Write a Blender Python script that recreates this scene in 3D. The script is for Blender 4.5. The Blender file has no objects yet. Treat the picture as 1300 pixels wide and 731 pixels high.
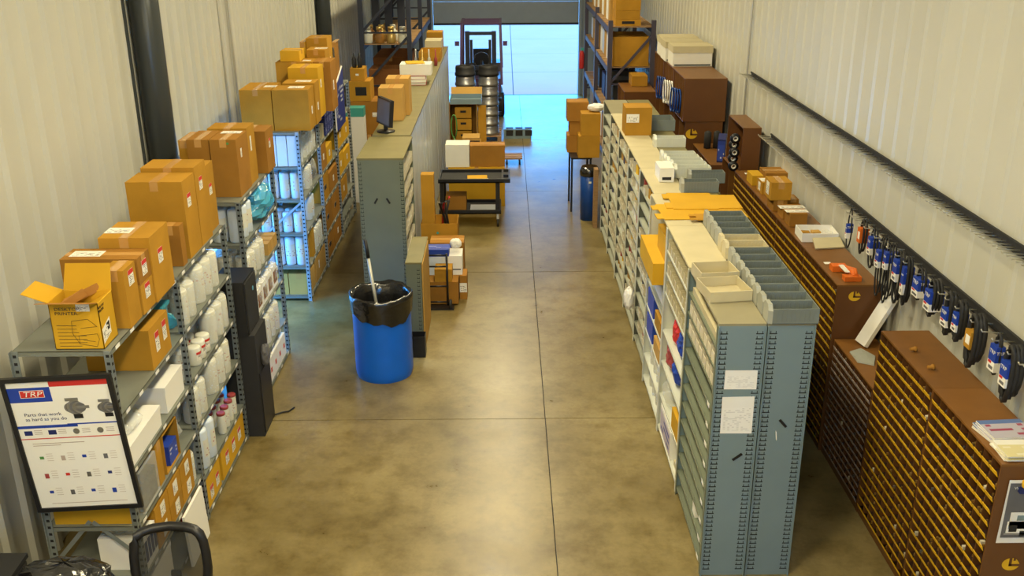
import bpy, bmesh, math, random
from mathutils import Vector, Matrix
random.seed(7)
R = random.uniform
SC = bpy.context.scene
COL = SC.collection
rad = math.radians

# ------------------------------------------------------------------ camera
FPX, HC = 1245.0, 4.45
TH, PS, RO = rad(20.9), rad(0.30), rad(0.3)
cf = Vector((math.sin(PS)*math.cos(TH), math.cos(PS)*math.cos(TH), -math.sin(TH)))
r0 = Vector((math.cos(PS), -math.sin(PS), 0)); u0 = r0.cross(cf)
cr = r0*math.cos(RO) - u0*math.sin(RO); cu = u0*math.cos(RO) + r0*math.sin(RO)
cam = bpy.data.cameras.new('camera'); camo = bpy.data.objects.new('camera', cam); COL.objects.link(camo)
cam.sensor_width = 36; cam.lens = FPX*36/1300; cam.clip_end = 300
camo.matrix_world = Matrix(((cr.x, cu.x, -cf.x, 0), (cr.y, cu.y, -cf.y, 0), (cr.z, cu.z, -cf.z, HC), (0, 0, 0, 1)))
SC.camera = camo
CP = Vector((0, 0, HC))
def ray(x, y): return cf + cr*((x-650)/FPX) - cu*((y-365.5)/FPX)
def PZ(x, y, z=0.0):
    d = ray(x, y); return CP + d*((z-HC)/d.z)
def PX(x, y, X):
    d = ray(x, y); return CP + d*(X/d.x)
def PY(x, y, Y):
    d = ray(x, y); return CP + d*(Y/d.y)

# ------------------------------------------------------------------ world and light
W = bpy.data.worlds.new('sky'); SC.world = W; W.use_nodes = True
bg = W.node_tree.nodes['Background']; bg.inputs[0].default_value = (0.07, 0.40, 1.0, 1); bg.inputs[1].default_value = 14.5
vs = SC.view_settings
vs.view_transform = 'Standard'; vs.look = 'None'; vs.gamma = 1.0; vs.use_curve_mapping = False
vs.exposure = 0.0
LAMP_W, LAMP_COL = 152.0, (1.0, 0.86, 0.54)
def area(name, loc, sx, sy, power, col, rot=(0, 0, 0)):
    l = bpy.data.lights.new(name, 'AREA'); l.shape = 'RECTANGLE'; l.size = sx; l.size_y = sy
    l.energy = power; l.color = col
    o = bpy.data.objects.new(name, l); COL.objects.link(o); o.location = loc; o.rotation_euler = rot
    return o
sun_l = bpy.data.lights.new('sun', 'SUN'); sun_l.energy = 15.0; sun_l.color = (1.0, 0.70, 0.42); sun_l.angle = rad(0.6)
sun_o = bpy.data.objects.new('sun', sun_l); COL.objects.link(sun_o); sun_o.rotation_euler = (0, rad(35), 0)
LAMPS = [(x, y) for y in (0.5, 3.8, 7.1, 10.4, 13.7, 17.0, 20.3) for x in (-0.15,)]+[(-2.3, 1.6)]
ZCEIL = 6.0
for (x, y) in LAMPS: area('lamp_light', (x, y, ZCEIL-0.42), 0.5, 1.3, LAMP_W, LAMP_COL)

# ------------------------------------------------------------------ materials
MATS = {}
def mat(name, col, rough=0.6, metal=0.0, var=0.0, scale=6.0, bump=0.0, bscale=60.0, spec=0.4, emit=0, alpha=None, stretch=None):
    if name in MATS: return MATS[name]
    m = bpy.data.materials.new(name); m.use_nodes = True; nt = m.node_tree; N = nt.nodes; L = nt.links
    b = N['Principled BSDF']
    def I(k, v): b.inputs[k].default_value = v
    I('Base Color', (*col, 1)); I('Roughness', rough); I('Metallic', metal); I('Specular IOR Level', spec)
    if var or bump:
        tc = N.new('ShaderNodeTexCoord'); src = tc.outputs['Object']
        if stretch:
            mp = N.new('ShaderNodeMapping'); mp.inputs['Scale'].default_value = stretch; L.new(src, mp.inputs[0]); src = mp.outputs[0]
    if var:
        n = N.new('ShaderNodeTexNoise'); n.inputs['Scale'].default_value = scale; n.inputs['Detail'].default_value = 5
        L.new(src, n.inputs['Vector'])
        oi = N.new('ShaderNodeObjectInfo')
        ad = N.new('ShaderNodeMath'); ad.operation = 'MULTIPLY_ADD'; ad.inputs[1].default_value = 0.35; L.new(oi.outputs['Random'], ad.inputs[0])
        L.new(n.outputs['Fac'], ad.inputs[2])
        mr = N.new('ShaderNodeMapRange'); mr.inputs['From Min'].default_value = 0.3; mr.inputs['From Max'].default_value = 1.05
        mr.inputs['To Min'].default_value = 1-var; mr.inputs['To Max'].default_value = 1+var; L.new(ad.outputs[0], mr.inputs['Value'])
        mx = N.new('ShaderNodeMix'); mx.data_type = 'RGBA'; mx.blend_type = 'MULTIPLY'; mx.inputs['Factor'].default_value = 1
        mx.inputs[6].default_value = (*col, 1); L.new(mr.outputs[0], mx.inputs[7]); L.new(mx.outputs[2], b.inputs['Base Color'])
    if bump:
        n2 = N.new('ShaderNodeTexNoise'); n2.inputs['Scale'].default_value = bscale; n2.inputs['Detail'].default_value = 3; L.new(src, n2.inputs['Vector'])
        bp = N.new('ShaderNodeBump'); bp.inputs['Strength'].default_value = bump; bp.inputs['Distance'].default_value = 0.01
        L.new(n2.outputs['Fac'], bp.inputs['Height']); L.new(bp.outputs[0], b.inputs['Normal'])
    if emit: I('Emission Color', (*col, 1)); I('Emission Strength', emit)
    if alpha is not None:
        out = N['Material Output']; tr = N.new('ShaderNodeBsdfTransparent'); ms = N.new('ShaderNodeMixShader')
        ms.inputs[0].default_value = alpha; L.new(tr.outputs[0], ms.inputs[1]); L.new(b.outputs[0], ms.inputs[2]); L.new(ms.outputs[0], out.inputs[0])
    MATS[name] = m
    return m

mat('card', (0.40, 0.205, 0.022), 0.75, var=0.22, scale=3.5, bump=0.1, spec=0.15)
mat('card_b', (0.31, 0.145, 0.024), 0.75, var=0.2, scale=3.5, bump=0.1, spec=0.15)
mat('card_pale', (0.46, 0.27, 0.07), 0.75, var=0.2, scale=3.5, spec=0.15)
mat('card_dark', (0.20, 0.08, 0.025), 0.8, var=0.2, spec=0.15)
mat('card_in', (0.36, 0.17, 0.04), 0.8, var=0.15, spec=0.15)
mat('card_yel', (0.56, 0.315, 0.02), 0.7, var=0.12, scale=3, spec=0.15)
mat('tape', (0.50, 0.27, 0.08), 0.25, var=0.1, spec=0.5)
mat('paper', (0.72, 0.70, 0.63), 0.7, var=0.05)
mat('paper_w', (0.80, 0.79, 0.75), 0.6)
mat('red', (0.55, 0.03, 0.025), 0.5)
mat('redcap', (0.32, 0.05, 0.05), 0.35, var=0.2)
mat('blueprint', (0.015, 0.05, 0.36), 0.45)
mat('navy', (0.012, 0.02, 0.12), 0.5, var=0.3)
mat('shelf', (0.20, 0.215, 0.185), 0.45, 0.2, var=0.12, scale=5, spec=0.4)
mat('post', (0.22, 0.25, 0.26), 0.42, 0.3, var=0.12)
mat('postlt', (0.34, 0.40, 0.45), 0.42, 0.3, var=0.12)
mat('slot', (0.012, 0.012, 0.014), 0.8)
mat('steel_grn', (0.165, 0.19, 0.14), 0.38, 0.15, var=0.1, scale=4)
mat('steel_blu', (0.185, 0.26, 0.30), 0.36, 0.15, var=0.08, scale=3)
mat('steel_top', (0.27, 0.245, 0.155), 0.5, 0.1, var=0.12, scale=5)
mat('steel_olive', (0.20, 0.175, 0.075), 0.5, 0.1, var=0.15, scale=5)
mat('steel_wht', (0.58, 0.60, 0.53), 0.4, 0.05, var=0.08)
mat('steel_dim', (0.36, 0.375, 0.31), 0.45, 0.05, var=0.12)
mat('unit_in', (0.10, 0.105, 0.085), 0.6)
mat('panel_wht', (0.54, 0.60, 0.66), 0.35, 0.05, var=0.12, scale=2)  # blue of the door daylight is mixed into this white
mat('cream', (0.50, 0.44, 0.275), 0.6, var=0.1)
mat('bin_card', (0.60, 0.55, 0.42), 0.7, var=0.12)
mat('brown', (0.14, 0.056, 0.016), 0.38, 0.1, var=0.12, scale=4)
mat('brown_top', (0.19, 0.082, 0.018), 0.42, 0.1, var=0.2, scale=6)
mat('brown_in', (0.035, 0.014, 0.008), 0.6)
mat('yellow', (0.72, 0.42, 0.014), 0.5, var=0.2, scale=9)
mat('greylbl', (0.42, 0.34, 0.30), 0.5, var=0.2)
mat('brass', (0.50, 0.30, 0.08), 0.35, 0.7, var=0.3)
mat('black', (0.012, 0.012, 0.014), 0.4)
mat('blackmat', (0.02, 0.02, 0.021), 0.75, var=0.2)
mat('bag', (0.01, 0.01, 0.011), 0.16, bump=0.8, bscale=14, spec=0.8)
mat('drumblue', (0.003, 0.13, 0.70), 0.33, var=0.08)
mat('binblue', (0.005, 0.05, 0.26), 0.4, var=0.1)
mat('can', (0.66, 0.66, 0.58), 0.3, var=0.06)
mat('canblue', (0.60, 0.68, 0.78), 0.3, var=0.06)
mat('wrap', (0.85, 0.87, 0.85), 0.12, bump=1.0, bscale=22, spec=0.9, alpha=0.30)
mat('wrapblue', (0.07, 0.42, 0.62), 0.15, bump=0.6, bscale=22, spec=0.9, alpha=0.72)
mat('bluebin', (0.10, 0.30, 0.42), 0.3)
mat('steel', (0.55, 0.55, 0.53), 0.3, 0.9)
mat('castiron', (0.33, 0.33, 0.34), 0.38, 0.8, var=0.2)
mat('gold', (0.60, 0.42, 0.15), 0.35, 0.7, var=0.2)
mat('rubber', (0.017, 0.017, 0.018), 0.6, var=0.2)
mat('trayg', (0.16, 0.185, 0.175), 0.5, var=0.1)
mat('trayg_in', (0.09, 0.115, 0.115), 0.55)
mat('traylt', (0.30, 0.31, 0.27), 0.5, var=0.1)
mat('orange', (0.62, 0.13, 0.01), 0.45, var=0.2)
mat('green', (0.08, 0.25, 0.06), 0.5)
mat('teal', (0.05, 0.32, 0.28), 0.5)
mat('wood', (0.30, 0.18, 0.08), 0.7, var=0.25, stretch=(1, 8, 8))
mat('column', (0.045, 0.052, 0.055), 0.32, 0.2)
mat('purple', (0.10, 0.055, 0.13), 0.4, var=0.1)
mat('rackblue', (0.02, 0.025, 0.045), 0.5)
mat('rackpurp', (0.055, 0.048, 0.075), 0.5)
mat('zinc', (0.52, 0.51, 0.45), 0.35, 0.4)
mat('amber', (0.36, 0.17, 0.035), 0.3, var=0.3, alpha=0.8)
mat('skin_grey', (0.12, 0.12, 0.13), 0.5, var=0.2)
mat('mesh_fab', (0.03, 0.031, 0.03), 0.8, alpha=0.80)
mat('lamp_lens', LAMP_COL, 0.5, emit=4)

def mat_floor(name, c1, c2, c3, rough):
    m = bpy.data.materials.new(name); m.use_nodes = True; nt = m.node_tree; N = nt.nodes; L = nt.links; b = N['Principled BSDF']
    g = N.new('ShaderNodeNewGeometry')
    def noise(s, d, ro=0.6):
        n = N.new('ShaderNodeTexNoise'); n.inputs['Scale'].default_value = s; n.inputs['Detail'].default_value = d; n.inputs['Roughness'].default_value = ro
        L.new(g.outputs['Position'], n.inputs['Vector']); return n
    n1 = noise(0.7, 6); n2 = noise(4.0, 8, 0.7); n3 = noise(26, 4)
    r1 = N.new('ShaderNodeValToRGB'); e = r1.color_ramp.elements
    e[0].position = 0.36; e[0].color = (*c1, 1); e[1].position = 0.66; e[1].color = (*c2, 1); L.new(n1.outputs['Fac'], r1.inputs[0])
    r2 = N.new('ShaderNodeValToRGB'); e = r2.color_ramp.elements
    e[0].position = 0.33; e[0].color = (*c3, 1); e[1].position = 0.55; e[1].color = (1, 1, 1, 1); L.new(n2.outputs['Fac'], r2.inputs[0])
    mx = N.new('ShaderNodeMix'); mx.data_type = 'RGBA'; mx.blend_type = 'MULTIPLY'; mx.inputs[0].default_value = 0.75
    L.new(r1.outputs[0], mx.inputs[6]); L.new(r2.outputs[0], mx.inputs[7])
    mr = N.new('ShaderNodeMapRange'); mr.inputs[3].default_value = 0.82; mr.inputs[4].default_value = 1.15; L.new(n3.outputs['Fac'], mr.inputs[0])
    m2 = N.new('ShaderNodeMix'); m2.data_type = 'RGBA'; m2.blend_type = 'MULTIPLY'; m2.inputs[0].default_value = 1
    L.new(mx.outputs[2], m2.inputs[6]); L.new(mr.outputs[0], m2.inputs[7]); L.new(m2.outputs[2], b.inputs['Base Color'])
    rr = N.new('ShaderNodeMapRange'); rr.inputs[3].default_value = rough-0.1; rr.inputs[4].default_value = rough+0.16; L.new(n2.outputs['Fac'], rr.inputs[0])
    L.new(rr.outputs[0], b.inputs['Roughness']); b.inputs['Specular IOR Level'].default_value = 0.45
    MATS[name] = m
mat_floor('concrete', (0.145, 0.108, 0.036), (0.27, 0.215, 0.095), (0.52, 0.46, 0.30), 0.29)
mat_floor('apron', (0.070, 0.060, 0.054), (0.078, 0.067, 0.060), (0.85, 0.85, 0.85), 0.8)

def mat_print(name, header=(0.55, 0.03, 0.025), hfrac=0.3, base=(0.78, 0.76, 0.70), ink=(0.06, 0.06, 0.07), rows=9, dens=0.55, cols=11):
    """white shipping label: coloured header band and rows of small print, laid out in the label's own UV"""
    m = bpy.data.materials.new(name); m.use_nodes = True; nt = m.node_tree; N = nt.nodes; L = nt.links; b = N['Principled BSDF']
    uv = N.new('ShaderNodeTexCoord'); sp = N.new('ShaderNodeSeparateXYZ'); L.new(uv.outputs['UV'], sp.inputs[0])
    def mth(op, a, v=None, c=None):
        n = N.new('ShaderNodeMath'); n.operation = op
        for i, q in enumerate((a, v, c)):
            if q is None: continue
            if isinstance(q, (int, float)): n.inputs[i].default_value = q
            else: L.new(q, n.inputs[i])
        return n.outputs[0]
    row = mth('FLOOR', mth('MULTIPLY', sp.outputs[1], rows)); fr = mth('FRACT', mth('MULTIPLY', sp.outputs[1], rows))
    colm = mth('FLOOR', mth('MULTIPLY', sp.outputs[0], cols))
    cb = N.new('ShaderNodeCombineXYZ'); L.new(row, cb.inputs[0]); L.new(colm, cb.inputs[1])
    oi = N.new('ShaderNodeObjectInfo'); L.new(mth('MULTIPLY', oi.outputs['Random'], 50), cb.inputs[2])
    wn = N.new('ShaderNodeTexWhiteNoise'); L.new(cb.outputs[0], wn.inputs['Vector'])
    on = mth('MULTIPLY', mth('LESS_THAN', wn.outputs['Value'], dens), mth('GREATER_THAN', fr, 0.52))
    ins = mth('MULTIPLY', mth('MULTIPLY', mth('GREATER_THAN', sp.outputs[0], 0.08), mth('LESS_THAN', sp.outputs[0], 0.92)), mth('GREATER_THAN', sp.outputs[1], 0.08))
    ink_f = mth('MULTIPLY', on, ins)
    m1 = N.new('ShaderNodeMix'); m1.data_type = 'RGBA'; m1.inputs[6].default_value = (*base, 1); m1.inputs[7].default_value = (*ink, 1); L.new(ink_f, m1.inputs[0])
    m2 = N.new('ShaderNodeMix'); m2.data_type = 'RGBA'; m2.inputs[7].default_value = (*header, 1); L.new(m1.outputs[2], m2.inputs[6])
    L.new(mth('GREATER_THAN', sp.outputs[1], 1-hfrac), m2.inputs[0]); L.new(m2.outputs[2], b.inputs['Base Color']); b.inputs['Roughness'].default_value = 0.55
    MATS[name] = m
mat_print('lbl_red')
mat_print('lbl_wht', header=(0.78, 0.76, 0.70), dens=0.4)
mat_print('lbl_can', header=(0.66, 0.66, 0.58), hfrac=0.1, base=(0.66, 0.66, 0.58), ink=(0.45, 0.22, 0.20), rows=6, dens=0.16)
mat_print('doc', header=(0.78, 0.78, 0.76), base=(0.80, 0.80, 0.78), ink=(0.62, 0.62, 0.62), rows=22, dens=0.45, cols=14)
mat_print('mag', header=(0.10, 0.16, 0.36), hfrac=0.22, base=(0.42, 0.40, 0.47), ink=(0.30, 0.05, 0.10), rows=4, dens=0.6, cols=5)
mat_print('mag_b', header=(0.75, 0.74, 0.68), hfrac=0.3, base=(0.62, 0.56, 0.30), ink=(0.70, 0.66, 0.5), rows=5, dens=0.5, cols=4)
mat_print('bluepack', header=(0.02, 0.05, 0.33), hfrac=0.2, base=(0.03, 0.07, 0.42), ink=(0.6, 0.6, 0.66), rows=5, dens=0.25, cols=5)
mat_print('bluemix', header=(0.015, 0.03, 0.22), hfrac=0.1, base=(0.015, 0.03, 0.2), ink=(0.42, 0.45, 0.55), rows=13, dens=0.33, cols=5)
mat_print('catalog', header=(0.62, 0.6, 0.66), hfrac=0.15, base=(0.5, 0.45, 0.55), ink=(0.06, 0.08, 0.35), rows=4, dens=0.5, cols=3)

# ------------------------------------------------------------------ mesh helpers
class MB:
    def __init__(s): s.v = []; s.f = []; s.m = []; s.ms = []; s.sm = []; s.uv = {}
    def mi(s, n):
        if n not in s.ms: s.ms.append(n)
        return s.ms.index(n)
    def face(s, idx, m, smooth=False, uv=None):
        if uv: s.uv[len(s.f)] = uv
        s.f.append(idx); s.m.append(s.mi(m)); s.sm.append(smooth)
    def box(s, x0, x1, y0, y1, z0, z1, m, skip=''):
        o = len(s.v)
        s.v += [(x, y, z) for z in (z0, z1) for y in (y0, y1) for x in (x0, x1)]
        for k, q in (('b', (0, 2, 3, 1)), ('t', (4, 5, 7, 6)), ('f', (0, 1, 5, 4)), ('k', (2, 6, 7, 3)), ('l', (0, 4, 6, 2)), ('r', (1, 3, 7, 5))):
            if k not in skip: s.face([o+i for i in q], m)
        return s
    def quad(s, a, b, c, d, m):                       # UV mapped a->(0,0) b->(1,0) c->(1,1) d->(0,1)
        o = len(s.v); s.v += [tuple(a), tuple(b), tuple(c), tuple(d)]
        s.face([o, o+1, o+2, o+3], m, uv=[(0, 0), (1, 0), (1, 1), (0, 1)]); return s
    def slab(s, a, b, c, d, t, m, me=None):            # quad a b c d given a thickness t behind it, front face has UV
        a, b, c, d = map(Vector, (a, b, c, d)); n = (b-a).cross(d-a).normalized()*(-t)
        s.quad(a, b, c, d, m); o = len(s.v); s.v += [tuple(q) for q in (a, b, c, d)] + [tuple(q+n) for q in (a, b, c, d)]
        me = me or m
        for i in range(4): s.face([o+i, o+4+i, o+4+(i+1) % 4, o+(i+1) % 4], me)
        s.face([o+7, o+6, o+5, o+4], me); return s
    def lathe(s, prof, m, n=14, c=(0, 0, 0), axis='z', cap=True, smooth=True, mats=None):
        o = len(s.v)
        for (r, h) in prof:
            for k in range(n):
                a = 2*math.pi*k/n; p = (r*math.cos(a), r*math.sin(a), h)
                if axis == 'x': p = (p[2], p[0], p[1])
                elif axis == 'y': p = (p[0], p[2], p[1])
                s.v.append((c[0]+p[0], c[1]+p[1], c[2]+p[2]))
        for i in range(len(prof)-1):
            for k in range(n):
                a, b = o+i*n+k, o+i*n+(k+1) % n
                s.face([a, b, b+n, a+n], mats[i] if mats else m, smooth)
        if cap:
            s.face([o+k for k in range(n)][::-1], mats[0] if mats else m); e = o+(len(prof)-1)*n
            s.face([e+k for k in range(n)], mats[-1] if mats else m)
        return s
    def tube(s, pts, r, m, n=6, closed=False):
        pts = [Vector(p) for p in pts]; o = len(s.v); L = len(pts)
        for i, p in enumerate(pts):
            a = pts[i-1] if (i or closed) else p; b = pts[(i+1) % L] if (i < L-1 or closed) else p
            d = (b-a).normalized(); up = Vector((0, 0, 1)) if abs(d.z) < 0.9 else Vector((1, 0, 0))
            e = d.cross(up).normalized(); g = e.cross(d)
            for k in range(n):
                t = 2*math.pi*k/n; q = p+e*(r*math.cos(t))+g*(r*math.sin(t)); s.v.append(tuple(q))
        for i in range(L if closed else L-1):
            j = (i+1) % L
            for k in range(n): s.face([o+i*n+k, o+i*n+(k+1) % n, o+j*n+(k+1) % n, o+j*n+k], m, True)
        if not closed:
            s.face([o+k for k in range(n)][::-1], m); s.face([o+(L-1)*n+k for k in range(n)], m)
        return s
    def bar(s, a, b, w, h, m):                         # rectangular bar between two points
        a, b = Vector(a), Vector(b); d = (b-a).normalized(); up = Vector((0, 0, 1)) if abs(d.z) < 0.95 else Vector((0, 1, 0))
        e = d.cross(up).normalized()*(w/2); g = e.cross(d).normalized()*(h/2); o = len(s.v)
        for p in (a, b): s.v += [tuple(p-e-g), tuple(p+e-g), tuple(p+e+g), tuple(p-e+g)]
        for q in ((0, 1, 5, 4), (1, 2, 6, 5), (2, 3, 7, 6), (3, 0, 4, 7), (3, 2, 1, 0), (4, 5, 6, 7)): s.face([o+i for i in q], m)
        return s
    def sheet(s, strip, w0, w1, m):                    # strip of (x,z) profile extruded in y from w0 to w1
        o = len(s.v)
        for (x, z) in strip: s.v += [(x, w0, z), (x, w1, z)]
        for i in range(len(strip)-1): s.face([o+2*i, o+2*i+1, o+2*i+3, o+2*i+2], m)
        return s
    def mesh(s, name):
        me = bpy.data.meshes.new(name); me.from_pydata(s.v, [], s.f)
        for n in s.ms: me.materials.append(MATS[n])
        me.polygons.foreach_set('material_index', s.m); me.polygons.foreach_set('use_smooth', s.sm)
        if s.uv:
            ul = me.uv_layers.new()
            for fi, uvs in s.uv.items():
                for li, c in zip(me.polygons[fi].loop_indices, uvs): ul.data[li].uv = c
        me.update(); return me
    def build(s, name, parent=None, loc=(0, 0, 0), rot=None):
        return link(name, s.mesh(name), parent, loc, rot)
def link(name, me, parent=None, loc=(0, 0, 0), rot=None):
    o = bpy.data.objects.new(name, me); COL.objects.link(o); o.location = loc
    if rot: o.rotation_euler = rot
    o.parent = parent
    return o
def tag(o, label, cat, group=None):
    o['label'] = label; o['category'] = cat
    if group: o['group'] = group
    return o
def thing(name, label, cat, loc=(0, 0, 0), rz=0, group=None):
    o = link(name, None, None, loc, (0, 0, rz)); return tag(o, label, cat, group)
def struct(o): o['kind'] = 'structure'; return o
def copy_tree(o, parent=None):
    c = o.copy(); COL.objects.link(c); c.parent = parent
    for ch in list(o.children): copy_tree(ch, c)
    return c
def dup(o, loc, rz=0, label=None, group=None, sc=None):
    c = copy_tree(o); c.location = loc; c.rotation_euler = (0, 0, rz)
    if label: c['label'] = label
    if group: c['group'] = group
    sc = sc or 1.0; c.scale = sc if isinstance(sc, tuple) else (sc, sc, sc)
    return c
def text_mesh(txt, size, matname, depth=0.0006, align='LEFT', shear=0.0, sx=1.0):
    cu_ = bpy.data.curves.new('lettering', 'FONT'); cu_.body = txt; cu_.size = size; cu_.extrude = depth; cu_.align_x = align; cu_.shear = shear; cu_.resolution_u = 2
    o = bpy.data.objects.new('lettering', cu_); COL.objects.link(o)
    dg = bpy.context.evaluated_depsgraph_get(); me = bpy.data.meshes.new_from_object(o.evaluated_get(dg)); me.name = 'lettering'
    bpy.data.objects.remove(o); me.materials.clear(); me.materials.append(MATS[matname])
    if sx != 1: me.transform(Matrix.Diagonal((sx, 1, 1, 1)))
    return me
def place_text(me, parent, org, ex, ey, name='lettering'):
    """stand a flat text mesh on a plane: origin org, text right ex, text up ey (parent space)"""
    ex = Vector(ex).normalized(); ey = Vector(ey).normalized(); ez = ex.cross(ey)
    o = link(name, me, parent)
    o.matrix_local = Matrix(((ex.x, ey.x, ez.x, org[0]), (ex.y, ey.y, ez.y, org[1]), (ex.z, ey.z, ez.z, org[2]), (0, 0, 0, 1)))
    return o
# ------------------------------------------------------------------ the building
XL, XR, YF, YB = -3.40, 3.20, 25.8, -2.0
DX0, DX1, DZ = -1.84, 1.88, 1.82          # roller door opening in the far wall
fl = struct(MB().box(XL-0.3, XR+0.3, YB-0.2, YF, -0.20, -0.012, 'slot').build('floor'))
ys = [YB-0.2, 4.15, 8.2, 12.25, 16.3, 20.35, YF]; xs = [XL-0.3, 0.35, XR+0.3]
for i in range(len(ys)-1):
    for j in range(2):
        MB().box(xs[j]+0.004, xs[j+1]-0.004, ys[i]+0.004, ys[i+1]-0.004, -0.08, 0, 'concrete').build('floor_slab', fl)
gr = struct(MB().box(-60, 60, YF, 140, -0.30, -0.03, 'slot').build('yard_ground'))
xo = [-60, -4.0, 0.20, 4.5, 60]; yo = [YF, 29.9, 34, 38.2, 43, 60, 140]
for i in range(len(xo)-1):
    for j in range(len(yo)-1): MB().box(xo[i]+0.012, xo[i+1]-0.012, yo[j]+0.012, yo[j+1]-0.012, -0.09, -0.012, 'apron').build('apron_slab', gr)

mat('wallpaint', (0.54, 0.535, 0.47), 0.33, 0.05, var=0.06, scale=1.2, bump=0.15, bscale=2.5)
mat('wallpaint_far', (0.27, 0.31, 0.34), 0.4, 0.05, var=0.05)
def rib_profile(n, pitch):
    p = []
    for k in range(n):
        b = k*pitch
        p += [(b, 0), (b+pitch*0.62, 0), (b+pitch*0.72, 0.032), (b+pitch*0.90, 0.032)]
    p.append((n*pitch, 0)); return p
PANW = 0.93
def wall_panel_mesh(h, dep=1.0):
    b = MB(); pr = [(t_, d_*dep) for (t_, d_) in rib_profile(3, PANW/3)]; o = len(b.v)
    for (t, d) in pr: b.v += [(d, t, 0), (d, t, h)]
    for i in range(len(pr)-1): b.face([o+2*i, o+2*i+2, o+2*i+3, o+2*i+1], 'wallpaint')
    return b.mesh('wall_panel')
pm = wall_panel_mesh(ZCEIL); pmr = wall_panel_mesh(ZCEIL, 0.5)
DOOR2 = (9.70, 11.56, 2.08)               # side doorway in the left wall, daylight comes through it
pmd = wall_panel_mesh(ZCEIL-DOOR2[2])
wl = struct(MB().box(XL-0.16, XL-0.10, YB, DOOR2[0], 0, ZCEIL, 'wallpaint').box(XL-0.16, XL-0.10, DOOR2[1], YF, 0, ZCEIL, 'wallpaint').box(XL-0.16, XL-0.10, DOOR2[0], DOOR2[1], DOOR2[2], ZCEIL, 'wallpaint').build('wall_left'))
wr = struct(MB().box(XR+0.10, XR+0.16, YB, YF, 0, ZCEIL, 'wallpaint').build('wall_right'))
n = int((YF-YB)/PANW)+1
y = DOOR2[0]-13*PANW
ylist = []
while y < YF-0.3: ylist.append(y); y += PANW
for y in ylist:
    w = min(PANW, YF-y)
    isd = DOOR2[0]-0.01 < y < DOOR2[1]-0.2
    o = link('wall_panel', pmd if isd else pm, wl, (XL, y, DOOR2[2] if isd else 0)); o.scale = (1, w/PANW, 1)
y = YB
while y < YF-0.05:
    w = min(PANW, YF-y)
    o = link('wall_panel', pmr, wr, (XR, y+w, 0), (0, 0, math.pi)); o.scale = (1, w/PANW, 1); y += PANW
# panel seams with a small trim strip (the photo shows a few tall dark joints)
for X_, s_, ylst in ((XL, 1, (11.9, 12.35)), (XR, -1, (12.95,))):
    for yy in ylst: MB().tube([(X_+s_*0.045, yy, 0.2), (X_+s_*0.045, yy, ZCEIL)], 0.014, 'zinc').build('conduit', wl if X_ == XL else wr)
# doorway frame of the side door
d2 = struct(MB().box(XL-0.10, XL+0.05, DOOR2[0]-0.06, DOOR2[0], 0, DOOR2[2]+0.06, 'post').box(XL-0.10, XL+0.05, DOOR2[1], DOOR2[1]+0.06, 0, DOOR2[2]+0.06, 'post').box(XL-0.10, XL+0.05, DOOR2[0], DOOR2[1], DOOR2[2], DOOR2[2]+0.06, 'post').build('door_2'))
struct(MB().box(-14, XL-0.3, 4, 18, -0.25, -0.02, 'panel_wht').build('side_yard_ground'))  # unseen ground, kept pale to bounce more daylight in at the side doorway
# far wall with the roller door
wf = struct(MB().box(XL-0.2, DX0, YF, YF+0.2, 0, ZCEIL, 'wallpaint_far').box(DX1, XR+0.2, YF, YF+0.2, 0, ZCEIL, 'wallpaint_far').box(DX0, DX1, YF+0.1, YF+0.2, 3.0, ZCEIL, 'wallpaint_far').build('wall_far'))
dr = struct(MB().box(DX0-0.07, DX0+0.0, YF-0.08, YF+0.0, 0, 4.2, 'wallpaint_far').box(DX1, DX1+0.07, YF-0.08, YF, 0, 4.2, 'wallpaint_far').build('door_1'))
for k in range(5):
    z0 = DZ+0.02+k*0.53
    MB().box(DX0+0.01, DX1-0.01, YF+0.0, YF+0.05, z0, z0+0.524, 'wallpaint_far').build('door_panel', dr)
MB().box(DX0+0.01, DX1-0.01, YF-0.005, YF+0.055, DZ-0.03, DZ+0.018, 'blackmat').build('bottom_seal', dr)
# back wall with an unseen window (behind the viewer) added for its daylight and the ceiling with its lamps
WBX0, WBX1, WBZ0, WBZ1 = 0.2, 2.2, 3.4, 4.8
wb = MB().box(XL-0.2, WBX0, YB-0.2, YB, 0, ZCEIL, 'wallpaint').box(WBX1, XR+0.2, YB-0.2, YB, 0, ZCEIL, 'wallpaint')
wb.box(WBX0, WBX1, YB-0.2, YB, 0, WBZ0, 'wallpaint').box(WBX0, WBX1, YB-0.2, YB, WBZ1, ZCEIL, 'wallpaint'); struct(wb.build('wall_back'))
wn = MB()
for x in (WBX0, 0.87, 1.53, WBX1): wn.box(x-0.03, x+0.03, YB-0.15, YB-0.05, WBZ0, WBZ1, 'post')
for z in (WBZ0, WBZ1): wn.box(WBX0, WBX1, YB-0.15, YB-0.05, z-0.03, z+0.03, 'post')
struct(wn.build('added_window'))
ce = struct(MB().box(XL-0.2, XR+0.2, YB-0.2, YF+0.2, ZCEIL, ZCEIL+0.15, 'wallpaint').build('ceiling'))
for (x, y) in LAMPS:
    MB().box(x-0.29, x+0.29, y-0.70, y+0.70, ZCEIL-0.40, ZCEIL-0.34, 'steel_wht').box(x-0.02, x+0.02, y-0.4, y-0.36, ZCEIL-0.34, ZCEIL, 'post').box(x-0.02, x+0.02, y+0.36, y+0.4, ZCEIL-0.34, ZCEIL, 'post').build('light_fixture', ce)
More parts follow.
